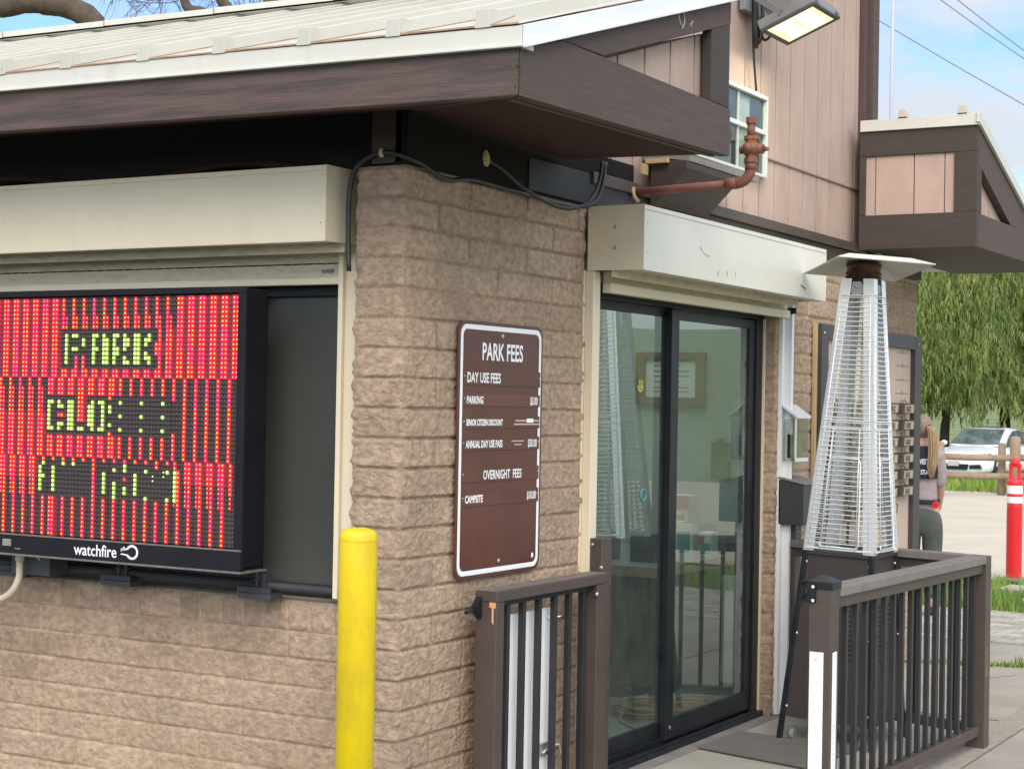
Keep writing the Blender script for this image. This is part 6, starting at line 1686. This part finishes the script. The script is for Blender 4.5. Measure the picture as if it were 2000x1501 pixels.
# leaf shading: let light through
lt_ = M['leaf'].node_tree; pb = lt_.nodes['Principled BSDF']
pb.inputs['Subsurface Weight'].default_value = 0.0
trn = lt_.nodes.new('ShaderNodeBsdfTranslucent'); mxs = lt_.nodes.new('ShaderNodeMixShader'); mxs.inputs[0].default_value = .38
src = pb.inputs['Base Color'].links[0].from_socket
lt_.links.new(src, trn.inputs[0]); lt_.links.new(pb.outputs[0], mxs.inputs[1]); lt_.links.new(trn.outputs[0], mxs.inputs[2])
lt_.links.new(mxs.outputs[0], lt_.nodes['Material Output'].inputs[0])
G_ = 'weeping pepper trees behind the car'
leaf_tree('pepper_tree', 'weeping green pepper tree with a straight dark trunk left of the white car', (-11.7, 47.2, -.38), 8.2, 5.0, 1.9, 2700, 3,
          [([(0, 0, -.2), (.02, 0, 1.2), (.08, .1, 2.6), (.2, .1, 4.2)], .17, .10), ([(.08, .1, 2.4), (.9, .3, 3.6), (1.6, .3, 4.6)], .08, .04), ([(.08, .1, 2.2), (-.9, -.2, 3.4), (-1.7, 0, 4.6)], .08, .04)], G_)
leaf_tree('pepper_tree', 'weeping pepper tree with forked dark limbs behind the white car', (-9.35, 49.3, -.38), 8.4, 5.2, 1.95, 2900, 5,
          [([(-.9, 0, -.2), (-1.0, 0, 1.0), (-1.1, .1, 2.6)], .24, .12), ([(.35, 0, -.2), (.2, 0, .7), (.55, 0, 1.4), (1.2, .1, 2.1), (2.0, .1, 3.2)], .15, .07), ([(.2, 0, .6), (.1, 0, 1.3), (.3, 0, 2.2), (.2, 0, 3.2)], .11, .05), ([(-.1, 0, 2.15), (.7, 0, 2.25), (1.5, 0, 2.15)], .10, .08)], G_)
leaf_tree('pepper_tree', 'pale weeping pepper tree at the right edge of the picture', (-5.0, 50.5, -.38), 7.6, 4.4, 1.8, 1500, 8,
          [([(0, 0, -.2), (.1, 0, 1.4), (-.2, 0, 3.0)], .2, .1)], G_)
leaf_tree('pepper_tree', 'weeping pepper tree showing just beside the booth corner', (-16.2, 49.0, -.38), 7.4, 4.3, 1.7, 1200, 12,
          [([(0, 0, -.2), (.1, 0, 1.4), (-.2, 0, 3.0)], .2, .1)], G_)

def bare_tree():
    t = thing('bare_tree', 'large bare tree with thick bent limbs rising behind the roof', 'tree', (-7.5, 7.7, 0))
    mb = MB(); rs = np.random.RandomState(4)
    def limb(pts, r0, r1):
        sp = smooth_path(pts, 5); n = len(sp)
        rr = [(r0 + (r1 - r0) * i / (n - 1)) * (1 + .13 * (rs.rand() - .5)) for i in range(n)]
        mb.tube(sp, rr, 12)
    limb([(-7.5, 7.7, -.2), (-7.5, 7.7, 1.5), (-7.55, 7.65, 3.2), (-7.6, 7.55, 4.2)], .30, .20)
    limb([(-7.6, 7.55, 4.0), (-7.9, 7.2, 4.55), (-8.19, 7.06, 4.94), (-8.30, 7.0, 5.08), (-8.46, 6.9, 5.175), (-8.62, 6.82, 5.20), (-8.78, 6.72, 5.215), (-9.05, 6.55, 5.17), (-9.6, 6.3, 5.3)], .115, .11)
    limb([(-7.6, 7.55, 4.1), (-7.2, 7.62, 4.8), (-7.15, 7.66, 5.13), (-7.22, 7.62, 5.27), (-7.4, 7.6, 5.6)], .09, .035)
    limb([(-7.55, 7.6, 4.2), (-7.35, 7.55, 4.9), (-7.36, 7.54, 5.12), (-7.46, 7.47, 5.16), (-7.51, 7.45, 5.26), (-7.5, 7.4, 5.5)], .06, .04)
    limb([(-7.5, 7.6, 4.2), (-6.9, 7.8, 5.0), (-6.75, 7.85, 5.245), (-6.5, 7.95, 5.27), (-6.1, 8.1, 5.35)], .10, .08)
    limb([(-8.8, 6.72, 5.2), (-9.0, 6.9, 5.6), (-9.1, 7.0, 6.2)], .09, .05)
    build('trunk', mb, M['bark'], t)
    mb = MB()
    def twig(p, d, r, L, lev):
        pts = [Vector(p)]; d = Vector(d).normalized()
        for i in range(4):
            d = (d + Vector(rs.normal(0, .20, 3))).normalized(); pts.append(pts[-1] + d * L / 4)
        mb.tube(pts, [r * (1 - .15 * i) for i in range(5)], 4, cap=False)
        if lev > 0:
            for k in range(rs.randint(3, 5)):
                q = pts[rs.randint(1, 5)]
                twig(q, d + Vector(rs.normal(0, .75, 3)), r * .62, L * rs.uniform(.5, .8), lev - 1)
    right = Vector((.865, .5, 0))
    for u0, k in ((-9.0, 2), (-8.35, 3), (-7.95, 3), (-7.65, 4), (-7.3, 3), (-7.0, 3), (-6.7, 2)):
        for i in range(k):
            b = Vector((u0 + rs.uniform(-.1, .1), 7.0 + (u0 + 8.3) * .5 + 1.2 * rs.rand(), 5.75 + rs.rand() * .3))
            twig(b, (rs.normal(0, .5), rs.normal(0, .3), -1.0), .009, .62, 3)
    build('twigs', mb, M['twig'], t)
bare_tree()

# ------------------------------------------------------------------ flag pole, flag and overhead wires
mb = MB(); mb.lathe([(.035, 0), (.030, 6), (.022, 9)], (-4.615, 19.53, 0), 10); o = build('flag_pole', mb, M['polewhite']); tag(o, 'thin pale pole against the sky right of the tower', 'flag pole')
fg = thing('flag', 'hanging flag with navy, white and red cloth just showing beside the tower', 'flag', (-3.3, 14.5, 4.4))
mb = MB(); mb.lathe([(.03, 0), (.025, 7)], (-3.42, 14.45, 0), 8); build('staff', mb, M['polewhite'], fg)
def cloth(name, m, za, zb, xr_t, xr_b):
    mb = MB(); n = 8
    for i in range(n):
        a, b = i / n, (i + 1) / n
        f = lambda k: .03 * math.sin(k * 9)
        D_ = Vector((.865, .5, 0)); P_ = Vector((-3.42, 14.45, 0)); N_ = Vector((-.5, .865, 0))
        mb.quad(P_ + D_ * (a * xr_b) + N_ * f(a) + Vector((0, 0, zb)), P_ + D_ * (b * xr_b) + N_ * f(b) + Vector((0, 0, zb)), P_ + D_ * (b * xr_t) + N_ * f(b) + Vector((0, 0, za)), P_ + D_ * (a * xr_t) + N_ * f(a) + Vector((0, 0, za)))
    o = build(name, mb, m, fg); s_ = o.modifiers.new('thickness', 'SOLIDIFY'); s_.thickness = .004
cloth('blue_field', M['flagblue'], 5.30, 5.08, .155, .185); cloth('white_stripe', M['whitemark'], 5.08, 4.93, .185, .215); cloth('red_stripe', M['flagred'], 4.93, 4.70, .215, .23)
for a, b, lab in (((-6.44, 24.23, 8.39), (-4.18, 25.56, 6.93), 'lowest grey overhead wire crossing the sky right of the tower'), ((-5.45, 24.80, 8.73), (-4.18, 25.55, 7.73), 'middle grey overhead wire at the upper right'), ((-5.20, 24.94, 8.74), (-4.19, 25.54, 7.88), 'uppermost grey overhead wire at the upper right corner')):
    a = Vector(a); b = Vector(b); d = b - a
    mb = MB(); mb.tube([a - d * 6 + Vector((0, 0, .3)), a, a + d * .5 + Vector((0, 0, -.012)), b, b + d * 6 + Vector((0, 0, .3))], .011, 6); o = build('overhead_wire', mb, M['wiregrey']); tag(o, lab, 'wire', 'overhead wires in the sky')
for o in list(bpy.data.objects):
    if o.type == 'MESH' and o.parent is None and 'label' not in o and 'kind' not in o: print('UNLABELLED', o.name)
